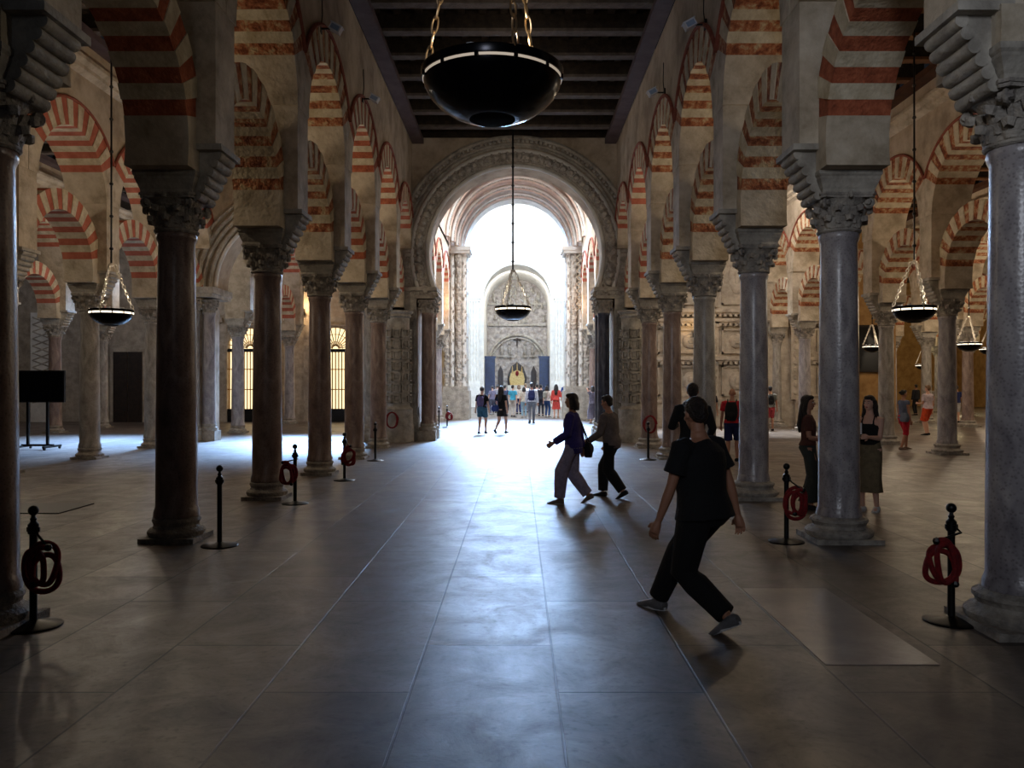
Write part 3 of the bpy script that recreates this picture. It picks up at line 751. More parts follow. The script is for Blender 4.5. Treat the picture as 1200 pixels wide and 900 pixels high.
# rows carried on beyond the great arch
arcade(XL, 26.75, 4, SP, 'the arcade past the great arch, left', 'wall_beyond_left', ['grey_marble'], 'painted_red')
arcade(XR, 26.75, 4, SP, 'the arcade past the great arch, right', 'wall_beyond_right', ['pink_marble'], 'painted_red')

# cornices along the aisle walls
def cornice(name, x, y0, y1, side, z=7.75, mat='cream'):
    mb = MB(); s = side
    mb.prism([(x+s*.5,z),(x+s*.62,z+.08),(x+s*.62,z+.16),(x+s*.72,z+.22),(x+s*.72,z+.3),(x+s*.5,z+.3)], 'y', y0, y1)
    struct(name, mb, mat)
cornice('trim_1', -9.2, 10, 23.3, 1); cornice('trim_2', 9.8, 14, 34.2, -1); cornice('trim_3', -15.2, 16, 31.4, 1); cornice('trim_4', 16.8, 18, 37, -1)

# ------------------------------------------------------------------ floor
mb = MB()
mb.add([(-40,-8,0),(40,-8,0),(40,70,0),(-40,70,0),(-40,-8,-.3),(40,-8,-.3),(40,70,-.3),(-40,70,-.3)],
       [(0,1,2,3),(7,6,5,4),(0,4,5,1),(1,5,6,2),(2,6,7,3),(3,7,4,0)])
struct('floor', mb, 'floor')

# ------------------------------------------------------------------ ceilings
def ceiling(name, x0, x1, y0, y1, zb=8.45, step=1.2, plates=True, mats=('wood_panel','joist','plate','wood_dark')):
    mb = MB(); mb.box(x0, x1, y0, y1, zb+.52, zb+.62, 0)
    st = struct(name, mb, [mats[0]])
    n = int((y1-y0)/step); jm = MB()
    for i in range(n+1):
        y = y1-.15-step*i
        jm.box(x0, x1, y-.09, y+.09, zb+.16, zb+.52, 3)
        jm.box(x0, x1, y-.12, y+.12, zb+.10, zb+.16, 1)
        for k in range(int((x1-x0)/.42)):           # carved brackets between the joists
            xx = x0+.21+.42*k
            jm.box(xx-.07, xx+.07, y-step+.14, y-.14, zb+.42, zb+.52, 3)
            jm.lathe([(.10,zb+.40),(.13,zb+.46),(.13,zb+.52)], 8, (xx+.21, y-step/2), 3, smooth=False)
    struct('ceiling_joists', jm, [mats[0], mats[1], mats[2], mats[3]])
    if plates:
        pm = MB()
        pm.box(x0, x0+.32, y0, y1, zb-.02, zb+.12); pm.box(x1-.32, x1, y0, y1, zb-.02, zb+.12)
        struct('trim_5', pm, mats[2])
ceiling('ceiling_nave', XL+.52, XR-.52, -6, 23.6)
M['joist_warm'] = material('warm_brown_joist', hexc(96,62,36), hexc(128,86,50), 6, 0.8)
M['plate_warm'] = material('warm_brown_wall_plate', hexc(70,40,24), hexc(92,56,34), 3, 0.7)
WM = ('wood_panel','joist_warm','plate_warm','wood_dark')
ceiling('ceiling_left_aisle', -8.7, XL-.5, 2, 23.6)
ceiling('ceiling_right_aisle', XR+.5, 9.3, 2, 31, mats=WM)
ceiling('ceiling_third_left', -14.7, -9.7, 6, 34.5)
ceiling('ceiling_third_right', 10.3, 16.3, 10, 40, mats=WM)
ceiling('ceiling_fourth_right', 17.3, 23.1, 14, 48, mats=WM)
mb = MB()
mb.box(-30, -15.7, 4, 36, 9.0, 9.1); mb.box(24.1, 40, 10, 70, 9.0, 9.1); mb.box(-8.7, -4, 24.4, 35, 8.9, 9.0)
struct('ceiling_outer', mb, 'wood_dark')

# ------------------------------------------------------------------ the wall of the great arch
def wall_with_arch(name, x0, x1, z1, cx, cz, R, jw, zj, y0, y1, mats, z0=0.0, a_low=None):
    """a wall with one arched opening; jw half width of the jambs below zj"""
    if a_low is None: a_low = -math.asin(min(.99, max(0, (cz-zj)/R)))
    corners = [math.atan2(z1-cz, x1-cx), math.atan2(z1-cz, x0-cx)]
    N = 48
    ang = sorted([a_low+(PI-2*a_low)*i/N for i in range(N+1)]+corners)
    H = []; O = []
    H.append((cx+jw, z0)); O.append((x1, z0)); H.append((cx+jw, zj)); O.append((x1, zj))
    for t in ang:
        c, s_ = math.cos(t), math.sin(t)
        H.append((cx+R*c, cz+R*s_))
        ks = []
        if c > 1e-9: ks.append((x1-cx)/c)
        if c < -1e-9: ks.append((x0-cx)/c)
        if s_ > 1e-9: ks.append((z1-cz)/s_)
        k = min(ks); o = (cx+k*c, cz+k*s_)
        O.append((o[0], o[1]))
    H += [(cx-jw, zj), (cx-jw, z0)]; O += [(x0, zj), (x0, z0)]
    n = len(H); vs = []
    for p in H: vs.append((p[0], y0, p[1]))
    for p in O: vs.append((p[0], y0, p[1]))
    for p in H: vs.append((p[0], y1, p[1]))
    for p in O: vs.append((p[0], y1, p[1]))
    fs = []
    for i in range(n-1):
        fs += [(i, n+i, n+i+1, i+1), (2*n+i, 2*n+i+1, 3*n+i+1, 3*n+i), (i, i+1, 2*n+i+1, 2*n+i), (n+i, 3*n+i, 3*n+i+1, n+i+1)]
    mb = MB(); mb.add(vs, fs)
    return struct(name, mb, mats)
CX = -.07
GY = 23.3
wall_with_arch('wall_great_arch', XL-.3, XR+.3, 8.6, CX, 5.29, 2.48, 2.78, 4.1, GY, GY+1.0, 'wall')
def archivolt(parts, label, cx, cz, y, name, loc_mats, cat='archivolt'):
    t = thing(name, label, cat, (cx, y, cz))
    for nm, mb, mt in parts: mb.build(nm, mt, t)
    return t
# mouldings of the great arch: a plain inner roll, a band of carved leaves, a ribbed roll, an outer label
parts = []
a0, a1 = math.radians(-24), math.radians(204)
for nm, R, r, mt in (('inner_moulding', 2.50, .06, 'white_stone'), ('inner_moulding', 2.60, .04, 'stone'), ('rib', 2.93, .06, 'white_stone'), ('rib', 3.06, .045, 'stone')):
    mb = MB(); mb.tube([(R*math.cos(a0+(a1-a0)*i/60), -.03, R*math.sin(a0+(a1-a0)*i/60)) for i in range(61)], r, 8); parts.append((nm, mb, mt))
mb = MB(); pr = []
for i in range(61):
    t = a0+(a1-a0)*i/60; c, s_ = math.cos(t), math.sin(t)
    pr.append([(2.63*c,.02,2.63*s_),(2.63*c,-.05,2.63*s_),(2.78*c,-.10,2.78*s_),(2.90*c,-.06,2.90*s_),(2.90*c,.02,2.90*s_)])
mb.rings(pr, 0, False); 
for i in range(50):
    t = a0+(a1-a0)*(i+.5)/50; c, s_ = math.cos(t), math.sin(t)
    mb.ball((2.76*c, -.11, 2.76*s_), (.095,.08,.095), 10)
    for d in (-.11, .11): mb.ball(((2.76+d)*math.cos(t+.04), -.07, (2.76+d)*math.sin(t+.04)), (.045,.045,.045), 6)
parts.append(('leaf_band', mb, 'carved'))
b0, b1 = math.radians(20), math.radians(160)
for R, r in ((3.36, .07), (3.18, .045)):
    mb = MB(); mb.tube([(R*math.cos(b0+(b1-b0)*i/40)*1.0, -.03, R*math.sin(b0+(b1-b0)*i/40)*.985) for i in range(41)], r, 8); parts.append(('label_moulding', mb, 'stone'))
mb = MB()
for i in range(60):
    t = b0+(b1-b0)*(i+.5)/60; mb.ball((3.27*math.cos(t), -.04, 3.27*math.sin(t)*.985), (.06,.06,.06), 6)
parts.append(('bead_band', mb, 'carved'))
archivolt(parts, 'carved grey stone mouldings round the great horseshoe arch at the nave end', CX, 5.29, GY, 'archivolt', None)

def impost_frieze(x0, x1, y0, y1, label):
    mb = MB()
    mb.box(x0, x1, y0, y1, 4.02, 4.10); mb.box(x0-.05, x1+.05, y0-.05, y1, 4.24, 4.34)
    o = mb.build('impost_frieze', 'stone'); tag(o, label, 'frieze')
    m2 = MB(); m2.box(x0+.03, x1-.03, y0+.03, y1, 4.10, 4.24)
    n = int((x1-x0)/.1)
    for i in range(n):
        x = x0+(x1-x0)*(i+.5)/n
        m2.ball((x, y0+.02, 4.17), (.035,.03,.06), 8)
    for i in range(6): m2.ball((x1-.03, y0+.1+.15*i, 4.17), (.03,.04,.06), 8); m2.ball((x0+.03, y0+.1+.15*i, 4.17), (.03,.04,.06), 8)
    m2.build('leaf_frieze', 'carved', o)
impost_frieze(CX-3.35, CX-2.27, GY-.12, GY+1.05, 'carved frieze under the left foot of the great arch')
impost_frieze(CX+2.27, CX+3.35, GY-.12, GY+1.05, 'carved frieze under the right foot of the great arch')
def jamb_column(x, y, shaft, label, z1=4.02, scale_r=.82, group=None):
    t = thing('jamb_column', label, 'column', (x, y, 0))
    mb = MB(); mb.box(-.25,.25,-.25,.25,0,.28); mb.lathe([(.24,.28),(.25,.32),(.24,.37),(.205,.4),(.215,.44),(.2,.48)], 24)
    mb.build('base', 'stone', t)
    shaft_mb(.175, .165, .46, 3.62).build('shaft', shaft, t)
    c = link('capital', ME['capital'], t); c.scale = (.84, .84, .98); c.location = (0, 0, 3.60-Z_SHAFT*.98)
    return t
jamb_column(CX-2.5, GY-.02, 'pink_marble', 'pinkish marble column carrying the left foot of the great arch')
jamb_column(CX+2.5, GY-.02, 'dark_marble', 'dark blue grey marble column carrying the right foot of the great arch')
jamb_column(CX-2.5, GY+.8, 'pink_marble', 'pinkish marble column in the left reveal of the great arch, behind the front one')
jamb_column(CX+2.5, GY+.8, 'dark_marble', 'dark marble column in the right reveal of the great arch, behind the front one')
def coffered_pilaster(x, y, w, z0, z1, label, round_=False):
    t = thing('coffered_pier', label, 'pier', (x, y, 0))
    mb = MB(); r = w/2
    if round_:
        mb.lathe([(r+.12,0),(r+.12,.45),(r+.1,.5),(r+.08,.85),(r+.10,.9),(r+.02,.97),(r,1.0),(r,z1-.2),(r+.05,z1-.16),(r+.03,z1-.1),(r+.1,z1-.04),(r+.1,z1)], 40)
    else:
        mb.box(-r-.06, r+.06, -.16, .3, 0, .75); mb.box(-r-.03, r+.03, -.12, .3, .75, .95); mb.box(-r, r, -.08, .3, .95, z1)
    mb.build('pier_body', 'stone', t)
    m2 = MB(); zz = max(z0, 1.08)
    while zz+.24 < z1-.2:
        if round_:
            for k in range(-3, 4):
                a = -PI/2+k*.72
                R = Matrix.Rotation(a, 4, 'Z')
                for (ya, yb, za, zb) in ((-.11,.11,zz,zz+.03),(-.11,.11,zz+.20,zz+.23),(-.11,-.08,zz,zz+.23),(.08,.11,zz,zz+.23)):
                    m2.box(r-.03, r+.045, ya, yb, za, zb, 0, R)
                m2.box(r-.02, r+.025, -.035, .035, zz+.08, zz+.15, 0, R)
        else:
            q = min(.12, w/2-.03)
            for (xa, xb, za, zb) in ((-q,q,zz,zz+.03),(-q,q,zz+.20,zz+.23),(-q,-q+.03,zz,zz+.23),(q-.03,q,zz,zz+.23)):
                m2.box(xa, xb, -.13, -.07, za, zb)
            m2.box(-.035, .035, -.115, -.07, zz+.08, zz+.15)
        zz += .30
    m2.build('coffer_carving', 'stone', t)
    return t
for sx, s in ((-1, 'left'), (1, 'right')):
    coffered_pilaster(CX+sx*3.25, 22.75, .62, 0, 3.62, 'round pier carved with square coffers beside the %s foot of the great arch' % s, True)
    coffered_pilaster(CX+sx*2.98, GY, .34, 0, 4.02, 'flat pilaster carved with a column of coffers, %s of the great arch' % s)
    coffered_pilaster(CX+sx*3.02, GY+.0, .30, 4.4, 8.3, 'upper flat coffered strip rising %s of the great arch' % s) if False else None
    mb = MB()
    mb.box(-.14, .14, -.07, .05, 4.36, 6.3)
    o = mb.build('wall_strip', 'stone', None, (CX+sx*3.05, GY, 0)); tag(o, 'upright strip of carved stone above the frieze, %s of the great arch' % s, 'pilaster')
    m2 = MB()
    for k in range(12): m2.box(-.09, .09, -.10, -.06, 4.42+.155*k, 4.52+.155*k)
    m2.build('strip_carving', 'carved', o)

# ------------------------------------------------------------------ left aisle end wall with its arch
wall_with_arch('wall_left_aisle_arch', -9.5, XL-.25, 8.9, -6.42, 4.3, 2.15, 2.4, 4.05, GY, GY+.9, 'wall')
parts = []
a0, a1 = math.radians(-6), math.radians(186)
for nm, R, r, mt, yy in (('inner_moulding', 2.17, .06, 'white_stone', -.02), ('roll', 2.32, .07, 'stone', -.05), ('roll', 2.5, .06, 'stone', -.07), ('roll', 2.66, .07, 'stone', -.08), ('label_moulding', 2.86, .05, 'stone', -.06)):
    mb = MB(); mb.tube([(R*math.cos(a0+(a1-a0)*i/50), yy, R*math.sin(a0+(a1-a0)*i/50)) for i in range(51)], r, 8); parts.append((nm, mb, mt))
archivolt(parts, 'grey moulded arch at the end of the left aisle', -6.42, 4.3, GY, 'archivolt', None)
jamb_column(-8.75, GY-.1, 'grey_marble', 'grey shaft at the left foot of the left aisle arch')
jamb_column(-9.12, GY-.3, 'pale_marble', 'paler shaft left of the grey one at the left aisle arch')
jamb_column(-4.2, GY-.1, 'pale_marble', 'pale shaft at the right foot of the left aisle arch')
mb = MB(); mb.box(-9.45, -8.5, GY-.55, GY+.95, 4.02, 4.12); mb.box(-9.5, -8.45, GY-.6, GY+.95, 4.12, 4.3)
tag(mb.build('impost_frieze', 'stone'), 'moulded block over the grey shafts at the left aisle arch', 'frieze')

# ------------------------------------------------------------------ vault and side walls beyond the great arch
def barrel(name, cx, cz, R, y0, y1, mat, th=.3, a0=0, a1=PI, n=40):
    mb = MB(); vs = []
    rs = []
    for i in range(n+1):
        t = a0+(a1-a0)*i/n; c, s_ = math.cos(t), math.sin(t)
        rs.append([(cx+R*c,y0,cz+R*s_),(cx+R*c,y1,cz+R*s_),(cx+(R+th)*c,y1,cz+(R+th)*s_),(cx+(R+th)*c,y0,cz+(R+th)*s_)])
    mb.rings(rs, 0, True)
    return struct(name, mb, mat)
M['vault'] = material('pinkish_vault_plaster', hexc(190,160,142), hexc(216,194,178), 3, 0.8, 0.2, 12)
barrel('ceiling_vault', CX, 7.75, 2.95, 24.3, 38.4, 'vault')
mb = MB(); mb.box(XL-.5, CX-2.95, 24.3, 38.4, 7.6, 8.9); mb.box(CX+2.95, XR+.5, 24.3, 38.4, 7.6, 8.9); struct('wall_beyond_upper', mb, 'vault')
for k, (y, R) in enumerate(((34.2, 2.86), (35.4, 2.74), (36.5, 2.62), (37.5, 2.5))):
    t = thing('vault_rib', 'moulded stone rib under the vault beyond the great arch, %s from the camera' % ORD[k], 'rib', (CX, y, 7.75))
    for nm, dr, yy, r in (('rib_band', 0, 0, .12), ('rib_roll', .02, -.2, .06), ('rib_roll', .1, .22, .06)):
        mb = MB(); mb.tube([((R+dr)*math.cos(PI*i/50), yy, (R+dr)*math.sin(PI*i/50)) for i in range(51)], r, 8); mb.build(nm, 'white_stone' if nm == 'rib_roll' else 'vault', t)
    mb = MB()
    for i in range(110):
        a = PI*(i+.5)/110; mb.ball(((R-.03)*math.cos(a), -.1, (R-.03)*math.sin(a)), .05, 6)
    mb.build('bead_band', 'carved', t)
# arch into the bright crossing
wall_with_arch('wall_crossing_near', -11, 11, 17, CX, 7.85, 2.42, 2.42, 7.85, 38.4, 39.4, 'white_stone')
for sx, s in ((-1, 'left'), (1, 'right')):
    # clustered pier with twisted carving
    t = thing('clustered_pier', 'tall clustered pier with twisted carving, %s side before the bright crossing' % s, 'pier', (CX+sx*2.75, 37.6, 0))
    mb = MB(); mb.box(-.62, .62, -.75, .8, 0, 1.3); mb.box(-.56, .56, -.7, .8, 1.3, 1.5); mb.build('plinth', 'stone', t)
    for k, (dx, dy, r, mt) in enumerate(((-sx*.38,-.42,.10,'white_stone'),(-sx*.14,-.5,.14,'carved'),(sx*.16,-.5,.1,'white_stone'),(sx*.42,-.45,.15,'carved'),(-sx*.38,.1,.12,'white_stone'))):
        m2 = MB(); m2.tube([(dx,dy,1.5),(dx,dy,7.5)], r, 14); m2.build('shaft', mt, t)
        m3 = MB()
        for q in range(40):
            a = q*.9; m3.ball((dx+r*math.cos(a), dy-abs(r*math.sin(a)), 1.7+q*.145), (.05,.05,.08), 6)
        m3.build('twisted_carving', 'carved', t)
    mb = MB(); mb.box(-.5, .5, -.4, .8, 1.5, 7.6); mb.build('pier_core', 'stone', t)
    mb = MB(); mb.box(-.62, .62, -.75, .8, 7.5, 7.62); mb.box(-.7, .7, -.8, .8, 7.62, 7.8); mb.build('cap', 'white_stone', t)
# lattice panel glowing in warm light on the right pier
mb = MB()
for i in range(9):
    for s1 in (-1, 1):
        mb.tube([(-.2*s1, 0, .3*i), (.2*s1, 0, .3*i+.3)], .03, 6)
o = mb.build('lattice_carving', 'cream', None, (3.28-.45, 36.9, 4.9)); tag(o, 'zigzag lattice carving high on the right pier, lit warm', 'carving')

# ------------------------------------------------------------------ crossing
mb = MB(); mb.box(-11.5, -11, 38.4, 58, 0, 17); mb.box(11, 11.5, 38.4, 58, 0, 17); struct('wall_crossing_side', mb, 'white_stone')
mb = MB(); mb.box(-11.5, 11.5, 38.4, 59, 17, 17.3); struct('ceiling_crossing', mb, 'white_stone')
wall_with_arch('wall_crossing_far', -11, 11, 17, CX, 7.7, 2.36, 2.36, 7.7, 58, 59, 'white_stone')
for sx, s in ((-1, 'left'), (1, 'right')):
    for k, (xx, yy, w) in enumerate(((2.95, 56.9, .5), (3.6, 50, .7))):
        t = thing('white_pier', 'tall white stone pier %s in the bright crossing, %s' % (s, ['by the far arch', 'nearer than the far arch'][k]), 'pier', (CX+sx*xx, yy, 0))
        mb = MB(); mb.box(-w*.8, w*.8, -w*.7, w*.7, 0, 1.6); mb.box(-w*.72, w*.72, -w*.62, w*.62, 1.6, 1.8); mb.build('plinth', 'white_stone', t)
        mb = MB(); mb.box(-w*.6, w*.6, -w*.5, w*.5, 1.8, 7.3); 
        for q in (-.4, 0, .4): mb.tube([(q*w, -w*.52, 1.8), (q*w, -w*.52, 7.3)], .07, 8)
        mb.build('pier_shaft', 'white_stone', t)
        mb = MB(); mb.box(-w*.7, w*.7, -w*.65, w*.65, 7.3, 7.5); mb.box(-w*.8, w*.8, -w*.75, w*.75, 7.5, 7.75); mb.build('cap', 'white_stone', t)
    mb = MB()                                           # canopy tomb along the side of the crossing
    mb.box(-.4, .4, -2.6, 2.6, 0, 3.9)
    t = thing('stone_choir_screen', 'pale carved screen with gabled top %s in the crossing' % s, 'screen', (CX+sx*4.0, 46, 0)); mb.build('screen_wall', 'white_stone', t)
    m2 = MB()
    for k in range(4):
        y = -1.95+1.3*k
        m2.prism([(y-.6, 3.9), (y+.6, 3.9), (y, 5.0)], 'x', -.3, .3); m2.tube([(0,y,5.0),(0,y,5.5)], [.06,.01], 6)
        m2.box(-sx*.44, -sx*.36, y-.35, y+.35, 1.0, 3.2)
    m2.build('gables', 'carved', t)
# ------------------------------------------------------------------ far chapel
barrel('ceiling_far_chapel', CX, 7.7, 2.45, 59, 67, 'white_stone')
mb = MB(); mb.box(CX-3, CX-2.45, 59, 67, 0, 7.8); mb.box(CX+2.45, CX+3, 59, 67, 0, 7.8); struct('wall_far_chapel', mb, 'white_stone')
mb = MB(); mb.box(-4, 4, 67, 67.4, 0, 11); struct('wall_altar', mb, 'relief')
t = thing('altar_wall_relief', 'huge carved stone relief filling the wall behind the far altar', 'relief', (CX, 66.95, 0))
mb = MB()
mb.box(-2.4, 2.4, -.14, .05, 6.35, 6.5); mb.box(-2.4, 2.4, -.14, .05, 8.05, 8.2); mb.build('ledge', 'stone', t)
for R, z, r in ((2.3, 3.3, .10), (2.05, 3.3, .07)):
    mb = MB(); mb.tube([(R*math.cos(PI*i/40), -.06, z+R*math.sin(PI*i/40)) for i in range(41)], r, 8); mb.build('arch_moulding', 'stone', t)
mb = MB()
r2 = random.Random(3)
for k in range(70):                                     # figures standing in rows
    x = -2.2+4.4*r2.random(); z = 6.6+3.0*r2.random()
    if x*x+(z-7.7)**2 > 4.8 and z > 7.7: continue
    h = .3+.25*r2.random(); mb.ball((x, -.06, z), (.11,.1,h*.5), 8); mb.ball((x, -.09, z+h*.6), .075, 8)
tag(mb.build('carved_figures', 'stone', t), kind='stuff')
for x in (-1.25, -.62, .62, 1.25):                       # pairs of saints
    mb = MB(); mb.ball((x, -.12, 4.35), (.17,.14,.42), 10); mb.ball((x, -.14, 4.88), .12, 8); mb.build('saint_figure', 'capital', t)
    mb = MB(); mb.box(x-.25, x+.25, -.2, 0, 3.82, 3.92); mb.build('bracket', 'stone', t)
for sx in (-1.35, 1.35):
    mb = MB(); mb.prism([(sx-.22, .9), (sx+.22, .9), (sx+.22, 2.6), (sx, 3.1), (sx-.22, 2.6)], 'y', -.10, .02); mb.build('niche', 'dark_wood', t)
mb = MB(); mb.prism([(-.75,0),(.75,0),(.78,2.2),(.5,3.0),(0,3.4),(-.5,3.0),(-.78,2.2)], 'y', -.12, .02); mb.build('altar_niche', 'dark_wood', t)
mb = MB(); mb.tube([(0,-.1,4.7),(0,-.1,5.35)], .06, 8); mb.tube([(-.3,-.1,5.2),(.3,-.1,5.2)], .06, 8); mb.build('crucifix', 'dark_wood', t)
t = thing('gilded_altarpiece', 'small gilded altarpiece in the dark niche above the crowd', 'altarpiece', (CX, 66.2, 0))
mb = MB(); mb.box(-.75, .75, -.4, .4, 0, 1.5); mb.build('altar_table', 'white_stone', t)
mb = MB(); mb.prism([(-.55,1.5),(.55,1.5),(.62,2.0),(.5,2.5),(0,2.75),(-.5,2.5),(-.62,2.0)], 'y', -.15, .15); mb.build('gilded_shrine', 'gold', t)
mb = MB()
for sx in (-.38, 0, .38): mb.tube([(sx,-.1,2.4),(sx*1.0,-.1,3.05+(.25 if sx == 0 else 0))], [.08,.02], 8)
mb.build('pinnacles', 'gold', t)
mb = MB(); mb.ball((0,-.25,2.45), (.15,.12,.22), 8); mb.build('figure', 'rope_red', t)
for sx, s in ((-1, 'left'), (1, 'right')):
    t = thing('blue_door_cabinet', 'tall dark blue panelled doorway %s of the far altar' % s, 'doorway', (CX+sx*2.05, 62, 0))
    mb = MB(); mb.box(-.38, .38, -.2, .2, 0, 3.55); mb.box(-.44, .44, -.26, .26, 3.55, 3.7); mb.build('door_frame', 'blue_door', t)
    mb = MB()
    for k in range(5): mb.box(-.12, .28, -.24, -.19, .3+.64*k, .8+.64*k)
    mb.build('door_panel', 'blue_door', t)

# ------------------------------------------------------------------ ornate walls closing the aisles
def ornate_wall(name, x0, x1, y, z1, mat):
    mb = MB(); mb.box(x0, x1, y, y+.5, 0, z1); return struct(name, mb, mat)
M['facade'] = material('carved_facade_stone', hexc(150,138,122), hexc(196,184,166), 2.5, 0.8, 0.5, 5)
ornate_wall('wall_right_aisle_back', XR+.45, 11.6, 31.0, 9.0, 'facade')
def facade(x0, x1, y, label):
    t = thing('carved_facade', label, 'facade', ((x0+x1)/2, y, 0)); w = x1-x0
    mb = MB(); mb.box(-w/2, w/2, -.18, 0, 0, .9); mb.box(-w/2, w/2, -.24, 0, .9, 1.02); mb.build('plinth', 'facade', t)
    n = max(2, round(w/1.55)); bw = w/n
    for i in range(n+1):
        x = -w/2+bw*i; mb = MB()
        mb.box(x-.16, x+.16, -.14, 0, 1.02, 3.9); mb.box(x-.2, x+.2, -.18, 0, 3.75, 3.95)
        mb.box(x-.14, x+.14, -.12, 0, 4.5, 6.9)
        for k in range(9): mb.ball((x, -.15, 1.3+.28*k), (.09,.05,.1), 6)
        mb.build('pilaster_strip', 'facade', t)
    for z in (3.95, 4.3, 6.9, 2.5):
        mb = MB(); mb.box(-w/2, w/2, -.26, 0, z, z+.12); mb.box(-w/2, w/2, -.18, 0, z-.08, z)
        for i in range(int(w/.2)): mb.box(-w/2+.2*i+.04, -w/2+.2*i+.14, -.22, -.05, z-.16, z-.06)
        mb.build('cornice', 'facade', t)
    for i in range(n):
        xc = -w/2+bw*(i+.5); q = bw/2-.3
        for za, zb in ((1.15, 2.3), (2.75, 3.7), (4.6, 6.6)):
            mb = MB()
            for (a, b, c, d) in ((xc-q, xc+q, za, za+.07), (xc-q, xc+q, zb-.07, zb), (xc-q, xc-q+.07, za, zb), (xc+q-.07, xc+q, za, zb)): mb.box(a, b, -.08, 0, c, d)
            mb.ball((xc, -.03, (za+zb)/2), (q*.55,.09,(zb-za)*.3), 12)
            mb.ball((xc, -.08, (za+zb)/2), (q*.25,.09,(zb-za)*.14), 8)
            mb.build('framed_panel', 'facade', t)
facade(XR+.6, 9.15, 31.0, 'pale baroque wall of carved panels closing the right aisle')
# dark doorway and ochre wall right of it
ornate_wall('wall_right_ochre', 11.6, 16.6, 36.0, 9.0, 'rust_wall')
mb = MB(); mb.box(-1.0,1.0,-.14,0,2.2,4.1); 
t = thing('dark_painting', 'large dark panel hanging on the ochre wall in the right background', 'painting', (15.0, 35.95, 0)); mb.build('canvas', 'black_plastic', t)
mb = MB()
for (a,b,c,d) in ((-1.08,1.08,2.12,2.2),(-1.08,1.08,4.1,4.18),(-1.08,-1.0,2.12,4.18),(1.0,1.08,2.12,4.18)): mb.box(a,b,-.18,0,c,d)
mb.build('frame', 'dark_wood', t)
mb = MB(); mb.box(11, 40, 60, 60.5, 0, 9.1); struct('wall_right_back', mb, 'rust_wall')
mb = MB(); mb.box(32, 32.5, 5, 60, 0, 9.1); struct('wall_right_outer', mb, 'rust_wall')
mb = MB(); mb.box(-30, -9.6, 34.8, 35.3, 0, 9.1); struct('wall_left_back', mb, 'facade')
mb = MB(); mb.box(-30, -29.5, 5, 35, 0, 9.1); struct('wall_left_outer', mb, 'facade')
# back wall of the left aisle with two lit gateways: built round its openings
GW = 34.8
gates = [(-11.75, 1.0), (-7.75, 1.0)]
mb = MB()
xs = [-9.6, -8.75, -6.75, XL-.5]
mb.box(-9.6, -8.75, GW, GW+.5, 0, 8.9); mb.box(-6.75, XL-.45, GW, GW+.5, 0, 8.9); mb.box(-8.75, -6.75, GW, GW+.5, 4.4, 8.9)
struct('wall_left_aisle_back', mb, 'facade')
def gate(x, y, w, zd, label, zt):
    """doorway of iron bars below a fan of bars, in a moulded surround"""
    t = thing('iron_gate', label, 'gate', (x, y, 0)); h = w/2
    mb = MB()
    for s in (-1, 1):
        mb.box(s*h if s > 0 else -h-.32, h+.32 if s > 0 else -h, -.14, .1, 0, zt)
        for k in range(10): mb.box(s*(h+.16)-.1, s*(h+.16)+.1, -.18, -.12, .5+.34*k, .74+.34*k)
    mb.build('gate_jamb', 'facade', t)
    mb = MB(); mb.tube([((h+.1)*math.cos(PI*i/30), -.06, zd+(h+.1)*math.sin(PI*i/30)*.95) for i in range(31)], .12, 8); mb.build('gate_arch', 'facade', t)
    # spandrel between arch and lintel
    mb = MB()
    for i in range(20):
        a, b = PI*i/20, PI*(i+1)/20
        mb.prism([(h*math.cos(a), zd+h*math.sin(a)), (h*math.cos(b), zd+h*math.sin(b)), (h*math.cos(b), zt+.4), (h*math.cos(a), zt+.4)], 'y', -.05, .1)
    mb.build('gate_spandrel', 'facade', t)
    mb = MB(); mb.box(-h, h, -.05, .05, zd-.1, zd+.04); mb.box(-h, h, -.05, .05, 0, .55); mb.build('lintel_bar', 'iron', t)
    mb = MB()
    for i in range(15): 
        x_ = -h+w*(i+.5)/15; mb.tube([(x_, 0, .5), (x_, 0, zd)], .024, 6)
    for z in (1.35, 2.2): mb.box(-h, h, -.02, .02, z, z+.04)
    mb.build('gate_bars', 'brass_bar', t)
    mb = MB()
    for i in range(1, 14):
        a = PI*i/14; mb.tube([(.12*math.cos(a), 0, zd+.04+.12*math.sin(a)), (h*math.cos(a), 0, zd+h*math.sin(a))], .02, 6)
    for R in (.3, .62): mb.tube([(R*h/1.0*math.cos(PI*i/20), 0, zd+.04+R*h*math.sin(PI*i/20)) for i in range(21)], .012, 6)
    mb.build('fan_bars', 'brass_bar', t)
gate(-7.75, GW, 2.0, 3.05, 'gilded gate with a fan of bars under its arch, seen left of the nave', 4.1)
gate(-11.3, GW-.22, 1.9, 3.05, 'darker barred gate with a bright arch further left than the fan gate', 4.1)
mb = MB(); mb.box(-10.4, -5, GW+3.2, GW+3.3, 0, 6); struct('wall_lit_room', mb, 'warm_light')  # glowing wall, the lit room's light is put into its material
mb = MB(); mb.box(-12.2, -10.4, GW-.06, GW-.03, .5, 3.95); struct('gate_glow_sheet', mb, 'warm_light')  # added glowing sheet behind the bars, standing in for a lit room
facade(-13.95, -12.5, GW, 'pale carved wall behind the screen at the far left')
